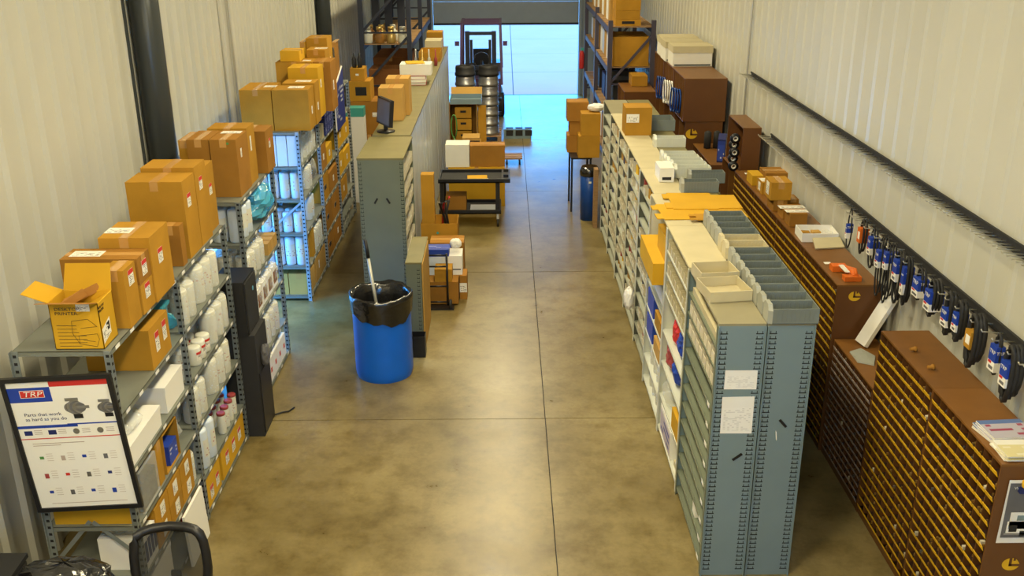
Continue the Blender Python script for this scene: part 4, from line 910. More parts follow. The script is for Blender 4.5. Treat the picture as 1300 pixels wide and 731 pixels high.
for (x, y) in ((-a+0.05, -b+0.05), (-a+0.05, b-0.05), (a-0.17, -b+0.05), (a-0.17, b-0.05)):
    MB().box(x-0.03, x+0.03, y-0.03, y+0.03, 0.27, zc_-0.03, 'black').build('leg', t)
    w = MB().box(x-0.02, x+0.02, y-0.02, y+0.02, 0.12, 0.21, 'zinc').build('caster_fork', t); MB().lathe([(0.055, -0.016), (0.062, -0.01), (0.062, 0.01), (0.055, 0.016)], 'rubber', n=14, c=(x, y, 0.063), axis='x').build('wheel', w)
ox, oy = t.location.x, t.location.y
MB_ = MB().box(-0.15, 0.15, -0.10, 0.10, 0, 0.008, 'card_yel'); tag(MB_.build('envelope', None, (ox+0.05, oy-0.04, zc_-0.010), (0, 0, 0.05)), 'yellow envelope lying in the top tray of the utility cart', 'envelope')
tag(MB().box(-0.12, 0.12, -0.07, 0.07, 0, 0.004, 'paper_w').build('paper_sheet', None, (ox+0.10, oy-0.19, zc_-0.010), (0, 0, 0.03)), 'white sheet lying by the yellow envelope on the utility cart', 'paper')
carton('brown carton on the lower shelf of the utility cart', ox-a+0.10, ox-0.12, oy-0.22, oy+0.10, 0.232, 0.46, 'card_b', tape='none')
tag(MB().box(-0.19, 0.19, -0.14, 0.14, 0, 0.03, 'canblue').build('document_tray', None, (ox+0.13, oy-0.1, 0.231)), 'pale flat document tray on the lower shelf of the utility cart', 'tray')
# boxes behind the cart
Y3 = YC+CD+0.55
def stack(label, xl, xr, yt, yb, d, y, **k): return fb(label, xl, xr, yt, yb, d, y=y, **k)
zS = PY(600, 212, Y3).z
carton('wide amber carton on the floor behind the utility cart', PY(570, 240, Y3).x, PY(641, 240, Y3).x, Y3-0.02, Y3+0.5, 0.001, zS-0.004, 'card_yel')
w_ = fb('plain white cube carton behind the utility cart', 566, 596, 184, 212, 0.36, y=Y3, z0=zS, m='paper', tape='none')
fb('wide plain brown carton right of the white cube carton', 597, 641, 185, 212, 0.30, y=Y3+0.02, z0=zS, m='card_b', tape='x')
Y4 = Y3+0.95
zS4 = PY(598, 184, Y4).z
carton('tall carton below the wooden slatted box, behind the white cube', PY(586, 184, Y4).x, PY(610, 184, Y4).x, Y4, Y4+0.5, 0.001, zS4-0.003, 'card')
fb('small slatted wooden box on the tall carton behind the white cube', 587, 609, 175, 184, 0.36, y=Y4, z0=zS4, m='card_pale', tape='none', labs=[('n', 0.5, 0.5, 0.3, 0.03, 'slot')])
# pigeonhole of cartons with grey tray on top
Y5 = Y4+0.9
x0, x1 = PY(571, 170, Y5).x, PY(606, 170, Y5).x; zt5 = PY(590, 133, Y5).z
t = thing('carton_cupboard', 'open brown carton cupboard full of small drawers under the grey tray', 'cupboard', ((x0+x1)/2, Y5+0.25, 0)); a = (x1-x0)/2
MB().box(-a, -a+0.012, -0.25, 0.25, 0, zt5, 'card_b').build('side_wall', t); MB().box(a-0.012, a, -0.25, 0.25, 0, zt5, 'card_pale').build('side_wall', t); MB().box(-a, a, 0.24, 0.25, 0, zt5, 'card_b').build('back_wall', t); MB().box(-a, a, -0.25, 0.25, zt5, zt5+0.012, 'card_b').build('top', t)
for k in range(6):
    zz = 0.02+k*(zt5-0.05)/6; hh = (zt5-0.05)/6-0.02
    d_ = MB().box(-a+0.10, a-0.10, -0.22, 0.2, zz, zz+hh, 'card').build('drawer', t); MB().box(-0.05, 0.05, -0.223, -0.22, zz+hh*0.5, zz+hh*0.7, 'slot').build('finger_slot', d_)
q = open_tray('grey lined tray with raised brown flap on top of the carton cupboard', PY(571, 128, Y5).x, PY(611, 128, Y5).x, Y5-0.03, Y5+0.55, zt5+0.014, zt5+0.10, 'steel_blu', 'display_tray', 'tray')
MB().slab((-0.28, 0.29, 0.08), (0.28, 0.29, 0.08), (0.28, 0.36, 0.20), (-0.28, 0.36, 0.20), 0.005, 'card_pale').build('raised_flap', q)
tag(MB().slab((x1+0.02, Y5-0.05, 0.0), (x1+0.16, Y5-0.02, 0.0), (x1+0.16, Y5+0.06, zt5-0.02), (x1+0.02, Y5+0.03, zt5-0.02), 0.02, 'card').build('cardboard_sheet', None), 'upright cardboard sheet beside the carton cupboard', 'cardboard')
pts = [(0.05*math.cos(a_), 0.0, 0.22+0.20*math.sin(a_)) for a_ in [2*math.pi*k/20 for k in range(20)]]
zg_ = PY(577, 176, Y5-0.15).z
tag(MB().tube(pts, 0.012, 'green', 6, True).tube([(0, 0, 0.02), (0.01, 0.0, -zg_*0.5), (0, 0, -zg_+0.013), (0.06, -0.05, -zg_+0.0125)], 0.012, 'green', 6).build('green_hose', None, (PY(576.5, 165, Y5-0.15).x, Y5-0.15, zg_)), 'green hose loop standing up beside the carton cupboard', 'hose')
# brake drums on a pallet
pb = PZ(622, 180); YD = pb.y
t = thing('pallet', 'wooden pallet under the stacked brake drums', 'pallet', (PY(606, 178, YD).x, YD+0.45, 0))
for k in range(5): MB().box(-0.5, 0.5, -0.45+k*0.2, -0.36+k*0.2, 0.10, 0.12, 'wood').build('board', t)
for k in range(3): MB().box(-0.5+k*0.46, -0.42+k*0.46, -0.45, 0.45, 0, 0.10, 'wood').build('stringer', t)
def drum_proto(m, label):
    t = thing('brake_drum', label, 'brake drum')
    r = 0.215
    MB().lathe([(r*0.9, 0), (r, 0.0), (r, 0.05), (r*0.94, 0.055), (r*0.94, 0.15), (r*0.90, 0.19), (r*0.6, 0.20), (r*0.55, 0.195), (r*0.55, 0.15)], m, n=28, cap=False).build('shell', t)
    MB().lathe([(r*0.55, 0.15), (r*0.2, 0.15)], 'blackmat', n=28, cap=False).build('hub_face', t); return t
BD = Proto(drum_proto('castiron', 'p')); BK = Proto(drum_proto('rubber', 'p'))
xd = [PY(591, 104, YD+0.3).x, PY(620, 104, YD+0.3).x]
for c in range(2):
    for k in range(6): BD.put((xd[c], YD+0.25, 0.125+k*0.203), 0, 'silver brake drum in the %s stack on pallet, %s from the bottom' % (['left', 'right'][c], ORD[k] if k else 'first'), 'silver brake drums')
    BK.put((xd[c], YD+0.25, 0.125+6*0.203), 0, 'black brake drum topping the %s stack of silver drums' % ['left', 'right'][c], 'black brake drums', 1.0)
# grey vented box on the floor in the doorway light, and a pallet jack end
pg = PZ(657, 176)
t = thing('floor_vent_box', 'low grey box with three dark panes on the floor in front of the door', 'box', (pg.x, pg.y+0.12, 0)); a = (PZ(675, 176).x-PZ(640, 176).x)/2
MB().box(-a, a, -0.12, 0.12, 0, 0.20, 'steel_blu').build('body', t)
for k in range(3): MB().box(-a+0.05+k*0.2, -a+0.2+k*0.2, -0.123, -0.12, 0.06, 0.18, 'blackmat').build('pane', t); MB().box(-a+0.05+k*0.2, -a+0.2+k*0.2, -0.08, 0.08, 0.20, 0.203, 'blackmat').build('pane', t)
pg = PZ(653, 210)
t = thing('platform_dolly', 'flat wooden platform dolly with black caster on the aisle floor', 'dolly', (pg.x-0.02, pg.y+0.2, 0))
for k in range(3): MB().box(-0.17, 0.17, -0.22+k*0.15, -0.09+k*0.15, 0.12, 0.145, 'wood').build('board', t)
for (x, y) in ((-0.12, -0.15), (0.12, -0.15), (-0.12, 0.15), (0.12, 0.15)): MB().lathe([(0.05, -0.015), (0.055, 0), (0.05, 0.015)], 'rubber', n=12, c=(x, y, 0.056), axis='x').box(x-0.012, x+0.012, y-0.012, y+0.012, 0.08, 0.12, 'black').build('caster', t)
# ------------------------------------------------------------------ steel shelving back to back, right of the aisle
GX0, GX1, GX2, GX3 = 1.37, 1.68, 1.69, 2.0
UY = [5.84, 6.92, 7.97, 9.0, 10.0, 11.0, 12.0, 13.0, 14.0]
UN = ['nearest', 'second', 'third', 'fourth', 'fifth', 'sixth', 'seventh', 'last']
def steel_unit(label, x0, x1, y0, y1, h, levels, mend, mtop, mshelf, openside, name='steel_shelving', mpost=None):
    t = thing(name, label, 'shelving', ((x0+x1)/2, (y0+y1)/2, 0)); a, b = (x1-x0)/2, (y1-y0)/2-0.002
    MB().box(-a, a, -b, -b+0.012, 0, h-0.016, mend).build('end_panel', t); MB().box(-a, a, b-0.012, b, 0, h-0.016, mend).build('end_panel', t)
    xs_ = a if openside == 'l' else -a
    MB().box(min(xs_, xs_*0.97), max(xs_, xs_*0.97), -b+0.012, b-0.012, 0, h-0.016, mend).build('back_panel', t)
    MB().box(-a, a, -b, b, h-0.016, h, mtop).build('top', t)
    s = -1 if openside == 'l' else 1
    for yy in (-b, b-0.03): MB().box(min(s*a, s*(a+0.006)), max(s*a, s*(a+0.006)), yy, yy+0.03, 0, h-0.016, mpost or mshelf).build('post', t)
    for z in levels:
        q = MB().box(-a+0.01, a-0.01, -b+0.013, b-0.013, z-0.012, z-0.002, mshelf)
        lo, hi = (-a, -a+0.008) if s < 0 else (a-0.008, a)
        q.box(lo, hi, -b+0.03, b-0.03, z-0.022, z-0.002, mshelf).build('shelf', t)
    return t
def bin_mesh(w, d, h, m, mi):
    """open-topped shelf bin: d deep in x (mouth at -x), w wide in y"""
    k = 0.004
    b = MB().box(-d/2, d/2, -w/2, w/2, 0, k, mi).box(d/2-k, d/2, -w/2, w/2, k, h, m).box(-d/2, -d/2+k, -w/2, w/2, k, h*0.72, m)
    b.box(-d/2, d/2, -w/2, -w/2+k, k, h, m).box(-d/2, d/2, w/2-k, w/2, k, h, m)
    return b.mesh('bin_box')
def lv(n, top, bot=0.08): return [bot+(top-bot)*i/n for i in range(n)]
L1 = lv(12, 1.94)
u1 = steel_unit('blue grey shelving unit with slotted end panel nearest the viewer, aisle side', GX0, GX1, UY[0], UY[1], HCAB, L1, 'steel_blu', 'steel_top', 'steel_grn', 'l')
L2 = [0.08, 0.40, 0.72, 1.02, 1.38, 1.56, 1.76]
steel_unit('second aisle shelving unit with beige top and red and blue packets', GX0, GX1, UY[1], UY[2], HCAB, L2, 'steel_wht', 'cream', 'steel_wht', 'l')
L3 = [0.08, 0.32, 0.60, 0.86, 1.12, 1.40]
steel_unit('third aisle shelving unit holding long amber cartons and blue boxes', GX0, GX1, UY[2], UY[3], HCAB, L3, 'steel_wht', 'cream', 'steel_wht', 'l')
LW_ = lv(11, 1.94)
for i in range(3, 8):
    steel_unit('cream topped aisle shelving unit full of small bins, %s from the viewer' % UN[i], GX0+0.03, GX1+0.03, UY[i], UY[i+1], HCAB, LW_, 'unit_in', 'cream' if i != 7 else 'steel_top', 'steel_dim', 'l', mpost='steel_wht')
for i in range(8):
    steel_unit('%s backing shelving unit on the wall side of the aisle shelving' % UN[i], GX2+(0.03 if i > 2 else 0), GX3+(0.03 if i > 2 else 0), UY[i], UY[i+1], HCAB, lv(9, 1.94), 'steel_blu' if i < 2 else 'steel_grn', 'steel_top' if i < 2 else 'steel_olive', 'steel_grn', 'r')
# near end panels: slot rows, papers, magnets
E0 = UY[0]+0.001
ue = [o for o in COL.objects if o.get('label', '').startswith('nearest backing')][0]
for par, xa in ((u1, GX0), (ue, GX2)):
    ox, oy = par.location.x, par.location.y
    for (s0, s1) in ((0.014, 0.064), (0.247, 0.297)):
        slot_strip(par, xa+s0-ox, xa+s1-ox, E0-oy, 0.05, 1.92, 0.036)
    for (s0, s1) in ((-0.001, 0.006), (0.304, 0.311)): MB().box(xa+s0-ox, xa+s1-ox, E0-0.012-oy, E0-oy, 0, HCAB-0.017, 'steel_blu').build('edge_flange', par)
def wallpaper(label, name, cat, corners, m, th=0.0015, Y=E0-0.0005):
    tl, tr, br, bl = [PY(*c, Y) for c in corners]
    b = MB().slab(bl, br, tr, tl, -th, m, 'paper_w'); b = MB().slab(*(Vector(v)-Vector((0, th, 0)) for v in (bl, br, tr, tl)), th*0.8, m, 'paper_w')
    return tag(b.build(name), label, cat)
p_ = wallpaper('upper white notice taped on the blue grey end panel', 'notice', 'paper', ((921, 470), (962, 470), (960, 494), (919, 494)), 'doc')
q_ = wallpaper('lower framed white notice taped on the blue grey end panel', 'notice', 'paper', ((917, 504), (958, 503), (954, 550), (914, 550)), 'doc')
def stub(label, c, dx, dy, m, nm):
    a, b = PY(c[0], c[1], E0-0.003), PY(c[0]+dx, c[1]+dy, E0-0.003)
    o = MB().bar(a, b, 0.004, 0.018, m); tag(o.build(nm), label, 'magnet')
stub('black magnet strip on the left blue grey end panel', (930, 584), 12, -8, 'black', 'magnet_strip')
stub('black magnet strip on the right blue grey end panel', (990, 533), 8, 9, 'black', 'magnet_strip')
stub('white label strip on the right blue grey end panel', (985, 547), 0.5, 11, 'paper_w', 'label_strip')
# bins in the shelves
BM = bin_mesh(0.115, 0.24, 0.105, 'bin_card', 'bin_card'); BW = bin_mesh(0.15, 0.25, 0.072, 'bin_card', 'bin_card'); BS = bin_mesh(0.085, 0.25, 0.10, 'cream', 'bin_card')
def put_bin(me, x, y, z, label, group): return tag(link('bin_box', me, None, (x, y, z)), label, 'bin', group)
def posw(j, n): return 'nearest' if j == 0 else 'farthest' if j == n-1 else ORD[j]
for r_, lev in enumerate((L1[11], L1[10], L1[9])):
    if r_ == 0: continue
    for j in range(7): put_bin(BM, GX0+0.125, UY[0]+0.12+j*0.135, lev, 'tan bin in the near blue grey unit, %s bin row, %s' % (['', 'upper', 'lower'][r_], posw(j, 7)), 'tan bins in near unit')
tag(MB().box(-0.11, 0.11, -0.46, 0.46, 0, 0.05, 'cream').build('fluorescent_sleeve', None, (GX0+0.13, UY[0]+0.54, L1[11])), 'long cream sleeve on the top shelf of the near blue grey unit', 'sleeve')
for r_, lev in enumerate((L2[6], L2[5], L2[4])):
    for j in range(8): put_bin(BS, GX0+0.13, UY[1]+0.10+j*0.122, lev, 'cream bin in second aisle unit, %s bin row, %s' % (['top', 'middle', 'lower'][r_], posw(j, 8)), 'cream bins in second unit')
# loose tubes and papers in the empty lower shelves of the near unit
for k, (lev, y0, l_, m, nm) in enumerate([(8, 0.35, 0.5, 'navy', 'cable_roll'), (7, 0.15, 0.6, 'paper', 'paper_tube'), (5, 0.2, 0.55, 'paper', 'paper_tube'), (4, 0.4, 0.4, 'bin_card', 'paper_tube')]):
    tag(MB().tube([(GX0+0.07, UY[0]+y0, L1[lev]+0.022), (GX0+0.09, UY[0]+y0+l_, L1[lev]+0.022)], 0.02, m, 8).build(nm), '%s tube lying on shelf %s from bottom of near blue grey unit' % ({'navy': 'dark blue', 'paper': 'white', 'bin_card': 'tan'}[m], ['', '', '', '', 'five', 'six', '', 'eight', 'nine'][lev]), 'tube')
tag(MB().box(-0.03, 0.03, -0.05, 0.05, 0, 0.09, 'paper_w').build('small_box', None, (GX0+0.045, UY[0]+0.42, L1[1])), 'small white box low in the near blue grey unit', 'box')
for k in range(9):
    pc_ = MB().box(GX0-0.0015, GX0-0.0003, UY[0]+0.10+0.0*k, UY[0]+0.17, L1[k]-0.028, L1[k]+0.004, 'paper_w').build('shelf_tag', u1); pc_.location = -u1.location
# packets in unit 2
for i, (y0, z0, m, sx, sy, sz, lab) in enumerate([(7.62, L2[3], 'red', 0.17, 0.22, 0.24, 'red bagged part high in the second aisle unit'), (7.35, L2[3], 'blueprint', 0.17, 0.26, 0.24, 'royal blue bag beside the red one in second aisle unit'), (7.08, L2[3], 'blueprint', 0.17, 0.22, 0.20, 'nearer royal blue bag in second aisle unit'), (7.75, L2[2], 'redcap', 0.2, 0.25, 0.26, 'big dark red bagged part in second aisle unit'), (7.45, L2[2], 'blueprint', 0.2, 0.25, 0.24, 'blue bag low beside the dark red part'), (7.7, L2[1], 'wrap', 0.24, 0.4, 0.25, 'clear bag low in the second aisle unit')]):
    t = thing('bagged_part', lab, 'bag', (GX0+0.105, y0, z0)); bag_lump('contents', '', '', (0, 0, 0), sx, sy, sz, m, 100+i, t); MB().tube([(0, 0, sz*0.9), (-0.02, 0.02, sz*1.05)], 0.012, 'wrap', 6).build('bag_neck', t)
carton('amber carton low in the second aisle unit', GX0+0.006, GX0+0.24, 7.02, 7.32, L2[1], L2[1]+0.18, 'card_yel', tape='none')
t = carton('blue and white printed box on the bottom shelf of second aisle unit', GX0+0.006, GX0+0.22, 7.30, 7.85, L2[0], L2[0]+0.26, 'paper_w', [('l', 0.5, 0.5, 0.5, 0.22, 'catalog')], tape='none')
tag(MB().box(-0.1, 0.1, -0.12, 0.12, 0, 0.05, 'cream').build('pad', None, (GX0+0.13, 7.1, L2[0])), 'cream pad lying on the bottom shelf of second aisle unit', 'pad')
# unit 3
carton('long amber carton sticking out of the third aisle unit top shelf', GX0-0.10, GX0+0.2, 8.03, 8.86, L3[5], L3[5]+0.20, 'card_yel', [('n', 0.75, 0.4, 0.07, 0.16, 'lbl_wht')], tape='none')
carton('amber carton on the long amber carton in the third aisle unit', GX0+0.005, GX0+0.26, 8.06, 8.50, L3[5]+0.203, L3[5]+0.42, 'card_yel', tape='none')
tag(MB().tube([(GX0+0.06, 8.05, L3[4]+0.042), (GX0+0.06, 8.9, L3[4]+0.042)], 0.04, 'paper_w', 12).build('paper_roll'), 'white roll under the amber cartons in the third aisle unit', 'roll')
for i in range(2):
    carton('%s deep blue carton in the third aisle unit' % ['upper', 'lower'][i], GX0+0.006, GX0+0.22, 8.55, 8.92, L3[3-i], L3[3-i]+0.19, 'blueprint', [('n', 0.5, 0.5, 0.14, 0.1, 'bluepack')], tape='none')
    carton('%s tan carton beside blue ones in the third aisle unit' % ['upper', 'lower'][i], GX0+0.006, GX0+0.2, 8.10, 8.45, L3[3-i], L3[3-i]+0.14, 'card_pale' if i else 'card', tape='none')
for i in range(4):
    F_MED.put((GX0+0.08, 8.12+i*0.2, L3[1]), 0, 'white filter on low shelf of third aisle unit, %s' % posw(i, 4), 'filters in third aisle unit')
    F_MED.put((GX0+0.08, 8.12+i*0.2, L3[0]), 0, 'white filter on bottom shelf of third aisle unit, %s' % posw(i, 4), 'filters in third aisle unit')
# units 4 to 8: small white bins, some with bright or dark packets
cols5 = ['navy', 'card', 'paper_w', 'redcap', 'bin_card', 'card_pale', 'skin_grey', 'paper_w', 'wrap', 'yellow']
PKM = {c: MB().box(-0.07, 0.05, -0.04, 0.035, 0, 0.10, c).box(-0.05, 0.05, 0.035, 0.055, 0, 0.07, c).mesh('packet') for c in cols5}
COLW = dict(navy='navy blue', card='brown', paper_w='white', redcap='dark red', bin_card='tan', card_pale='pale brown', skin_grey='dark grey', wrap='clear', yellow='yellow')
rnd = random.Random(4)
LVW = ['second', 'third', 'fourth', 'fifth', 'sixth', 'seventh', 'eighth', 'ninth', 'tenth', 'eleventh']
for i in range(3, 8):
    y0 = UY[i]+0.03
    for li, z in enumerate(LW_[1:]):
        n = 5 if i < 6 else 4
        if rnd.random() < 0.12: continue
        for j in range(n):
            dy = (0.94)/n; yy = y0+dy*(j+0.5)
            if rnd.random() < 0.45:
                put_bin(BW, GX0+0.16, yy, z, 'pale bin in %s aisle unit, %s shelf up, %s' % (UN[i], LVW[li], posw(j, n)), 'pale bins in far aisle units')
                if rnd.random() < 0.75:
                    c = rnd.choice(cols5); s_ = link('packet', PKM[c], None, (GX0+0.15, yy-0.006, z+0.006), (0, 0, rnd.uniform(-0.12, 0.12)))
                    tag(s_, '%s packet in pale bin, %s aisle unit, %s shelf up, %s' % (COLW[c], UN[i], LVW[li], posw(j, n)), 'packet', 'packets in far aisle units')
            else:
                c = rnd.choice(cols5); s_ = link('packet', PKM[c], None, (GX0+0.13, yy, z), (0, 0, rnd.uniform(-0.25, 0.25)))
                tag(s_, '%s packet on bare shelf, %s aisle unit, %s shelf up, %s' % (COLW[c], UN[i], LVW[li], posw(j, n)), 'packet', 'packets in far aisle units')
bag_lump('plastic_bag', 'white plastic bag hanging at the foot of the fourth aisle unit', 'bag', (GX0-0.05, 9.9, 0.42), 0.12, 0.24, 0.24, 'paper_w', 140)

# ------------------------------------------------------------------ on top of the back to back shelving
ZG = HCAB+0.002
def tray_bin(label, xc, yc, w=0.30, d=0.150, h=0.105, m='trayg', mf='traylt', group='grey shelf bins', rz=0):
    """plastic shelf bin lying across the shelf: long in x, with a rounded mouth plate at -x and divider slots"""
    t = thing('shelf_bin', label, 'bin', (xc, yc, ZG), rz, group); a, b, k = w/2, d/2, 0.005
    mi = 'trayg_in' if m == 'trayg' else m
    MB().box(-a, a, -b, b, 0, k, mi).build('bottom', t)
    for s in (-1, 1):
        wl_ = MB().box(-a, a, min(s*b, s*(b-k)), max(s*b, s*(b-k)), k, h, m).build('side_wall', t)
    MB().box(a-k, a, -b+k, b-k, k, h, m).build('end_wall', t)
    rb = MB()
    for q in range(9): rb.box(-a+0.03+q*0.029, -a+0.036+q*0.029, -b-0.0025, -b, 0.02, h-0.012, m).box(-a+0.03+q*0.029, -a+0.036+q*0.029, b-k-0.004, b-k, 0.02, h-0.012, m)
    r_ = rb.build('divider_ribs', t); r_['kind'] = 'stuff'
    prof = [(-b, 0.0), (b, 0.0), (b, h*0.85), (b*0.6, h*1.22), (-b*0.6, h*1.22), (-b, h*0.85)]
    f = MB(); o = 0
    f.v = [(-a, y, z) for (y, z) in prof]+[(-a-0.028, y*0.8, z) for (y, z) in prof]; n = len(prof)
    f.face(list(range(n)), mf); f.face([n+i for i in range(n)][::-1], mf)
    for i in range(n): f.face([i, n+i, n+(i+1) % n, (i+1) % n], mf)
    f.build('mouth_plate', t); return t
for i in range(8): tray_bin('grey plastic shelf bin in the row on near units, %s' % posw(i, 8), 1.86, 5.90+i*0.156)
for i in range(2): tray_bin('cream plastic shelf bin between grey bins, %s' % ['nearer', 'farther'][i], 1.85, 5.90+8*0.156+0.02+i*0.156, m='cream', mf='cream', group='cream shelf bins')
for i in range(4): tray_bin('grey plastic shelf bin behind the cream ones, %s' % posw(i, 4), 1.86, 5.90+10*0.156+0.03+i*0.162, d=0.155)
q = open_tray('cream open box tray sitting askew on the near shelving top', 1.36, 1.66, 6.22, 6.52, ZG, ZG+0.075, 'cream', 'box_tray', 'tray', rad(8))
q = open_tray('deeper cream box tray behind the askew one on near shelving', 1.37, 1.65, 6.56, 6.80, ZG, ZG+0.09, 'cream', 'box_tray', 'tray', rad(6))
# flattened cardboard blanks
for i, (x0, x1, y0, y1, rz, m) in enumerate([(1.36, 2.10, 8.15, 8.62, 0.04, 'card_yel'), (1.50, 2.12, 8.42, 8.95, -0.03, 'card_yel'), (1.64, 1.98, 8.06, 8.24, 0.02, 'card')]):
    t = thing('cardboard_blank', 'flattened amber cardboard blank on shelving top, '+['lowest layer', 'middle layer', 'narrow top piece'][i], 'cardboard', ((x0+x1)/2, (y0+y1)/2, ZG+i*0.009), rz)
    a, b = (x1-x0)/2, (y1-y0)/2
    MB().box(-a, a*0.3, -b, b, 0, 0.008, m).build('sheet', t); MB().box(a*0.3, a, -b*0.9, b*0.75, 0, 0.008, m).build('sheet', t)
    MB().box(-a-0.06, -a, -b*0.9, -b*0.25, 0, 0.008, m).build('tab', t); MB().box(-a-0.05, -a, b*0.3, b*0.85, 0, 0.008, m).build('tab', t)
tray_bin('dark grey bin beside the cardboard blanks, nearer of two', 1.85, 9.08, w=0.33, d=0.13)
tray_bin('dark grey bin beside the cardboard blanks, farther of two', 2.02-0.04, 9.42, w=0.33, d=0.13)
for i in range(5): tray_bin('white shelf bin in the heap past the grey bins, %s' % posw(i, 5), 1.88-0.01*i, 9.64+i*0.155, w=0.34, d=0.14, m='steel_wht', mf='steel_wht', group='white shelf bins')
carton('small white carton on the shelving top beside the white bins', 1.51, 1.655, 9.42, 9.72, ZG, ZG+0.14, 'paper', [('n', 0.5, 0.25, 0.09, 0.03, 'slot')], tape='none')
tray_bin('lone white shelf bin farther along the shelving top', 1.87, 11.03, w=0.33, d=0.16, m='steel_wht', mf='steel_wht')
MB_ = open_tray('dark grey steel box on the shelving top behind the amber carton', 1.75, 2.06, 11.85, 12.2, ZG, ZG+0.13, 'trayg', 'steel_box', 'box')
carton('amber carton with white label standing on the shelving top', 1.42, 1.735, 11.60, 11.92, ZG, ZG+0.33, 'card', [('n', 0.28, 0.62, 0.15, 0.10, 'lbl_wht')], tape='none')

# ------------------------------------------------------------------ brown bolt bin cabinets along the right wall
BX0 = 2.76
def stripe_mesh(w, m): return MB().slab((0.0, w/2, 0.0), (0.0, -w/2, 0.0), (-0.010, -w/2, 0.031), (-0.010, w/2, 0.031), 0.003, m).mesh('label_strip')
def bolt_cabinet(label, y0, y1, h, rows, cols_, mstrip='yellow', x0=BX0, x1=3.11, z0=0.0, single=True, seed=0):
    t = thing('bolt_bin_cabinet', label, 'cabinet', ((x0+x1)/2, (y0+y1)/2, z0)); a, b = (x1-x0)/2, (y1-y0)/2-0.001
    MB().box(-a, a, -b, -b+0.012, 0, h-0.014, 'brown').build('end_panel', t); MB().box(-a, a, b-0.012, b, 0, h-0.014, 'brown').build('end_panel', t)
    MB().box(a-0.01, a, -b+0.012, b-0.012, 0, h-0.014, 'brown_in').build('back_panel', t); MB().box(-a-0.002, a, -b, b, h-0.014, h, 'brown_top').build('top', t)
    MB().box(-a+0.004, a-0.01, -b+0.012, b-0.012, 0, 0.06, 'brown').build('plinth', t)
    ph_ = (h-0.014-0.06)/rows; cw = (2*b-0.03)/cols_
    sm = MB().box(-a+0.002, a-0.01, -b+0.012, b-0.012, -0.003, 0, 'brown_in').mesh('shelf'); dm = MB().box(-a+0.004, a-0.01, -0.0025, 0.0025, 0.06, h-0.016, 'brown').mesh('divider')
    for r_ in range(rows): link('shelf', sm, t, (0, 0, 0.06+r_*ph_))
    for c in range(1, cols_): link('divider', dm, t, (0, -b+0.015+c*cw, 0))
    st = stripe_mesh((cw-0.011) if single else (2*b-0.03), mstrip)
    for r_ in range(rows):
        if single:
            for c in range(cols_): link('label_strip', st, t, (-a-0.001, -b+0.015+(c+0.5)*cw, 0.06+r_*ph_))
        else: link('label_strip', st, t, (-a-0.001, 0, 0.06+r_*ph_))
    rn = random.Random(seed); bb = MB()
    for r_ in range(rows):
        for c in range(cols_):
            if rn.random() < 0.75:
                for q in range(rn.randint(1, 4)):
                    yy = -b+0.015+(c+rn.uniform(0.2, 0.8))*cw; xx = -a+rn.uniform(0.02, 0.07); zz = 0.06+r_*ph_+0.001; s_ = rn.uniform(0.006, 0.014)
                    bb.lathe([(s_*0.8, 0), (s_*0.8, s_*1.5)], rn.choice(['brass', 'brass', 'gold', 'brass', 'castiron']), n=6, c=(xx, yy, zz), smooth=False)
                if rn.random() < 0.03: bb.box(-a+0.01, -a+0.04, yy-0.01, yy+0.01, zz, zz+0.025, 'bin_card')
    bb.build('fittings', t)['kind'] = 'stuff'
    return t
cA = bolt_cabinet('nearest brown bolt bin cabinet with magazines on it', 4.75, 5.69, 1.56, 18, 9, seed=1)
cB = bolt_cabinet('brown bolt bin cabinet second from the viewer with bare top', 5.69, 6.63, 1.56, 18, 9, seed=2)
cM = bolt_cabinet('lower brown bin cabinet with grey label strips between tall ones', 6.64, 7.56, 1.08, 15, 9, 'greylbl', seed=3)
cF = []
for i in range(4):
    cF.append(bolt_cabinet('brown bolt bin cabinet under the small cartons, %s' % ['nearest', 'second', 'third', 'farthest'][i], 7.58+i*0.97, 7.58+(i+1)*0.97, 1.56, 18, 9, seed=4+i, x0=BX0-0.02, single=i < 2))
def logo(par, x, y, z, s):
    """yellow rounded badge with a dark L-shaped mark"""
    n = 18; b = MB(); pts = []
    for k in range(n):
        a = 2*math.pi*k/n; r = s*(1.0 if not (0.2 < a < 0.9) else 0.92); pts.append((r*1.15*math.cos(a), r*0.95*math.sin(a)))
    b.v = [(p[0], -0.001, p[1]) for p in pts]+[(p[0], 0.0, p[1]) for p in pts]
    b.face(list(range(n)), 'yellow')
    for k in range(n): b.face([k, n+k, n+(k+1) % n, (k+1) % n], 'yellow')
    o = b.build('badge', par, (x, y, z)); MB().box(-s*0.28, s*0.08, -0.002, -0.001, -s*0.22, s*0.98, 'brown').box(-s*0.28, s*1.18, -0.002, -0.001, -s*0.28, s*0.06, 'brown').box(s*0.25, s*0.55, -0.002, -0.001, s*0.55, s*0.95, 'brown').build('badge_mark', o)
def local(t, p): return (p.x-t.location.x, p.y-t.location.y, p.z-t.location.z)
pl = PY(1283, 716, 4.75); l_ = local(cA, pl); logo(cA, l_[0], l_[1]-0.0, l_[2], 0.045)
pl = PY(1085, 376, 7.58); l_ = local(cF[0], pl); logo(cF[0], l_[0], l_[1], l_[2], 0.045)
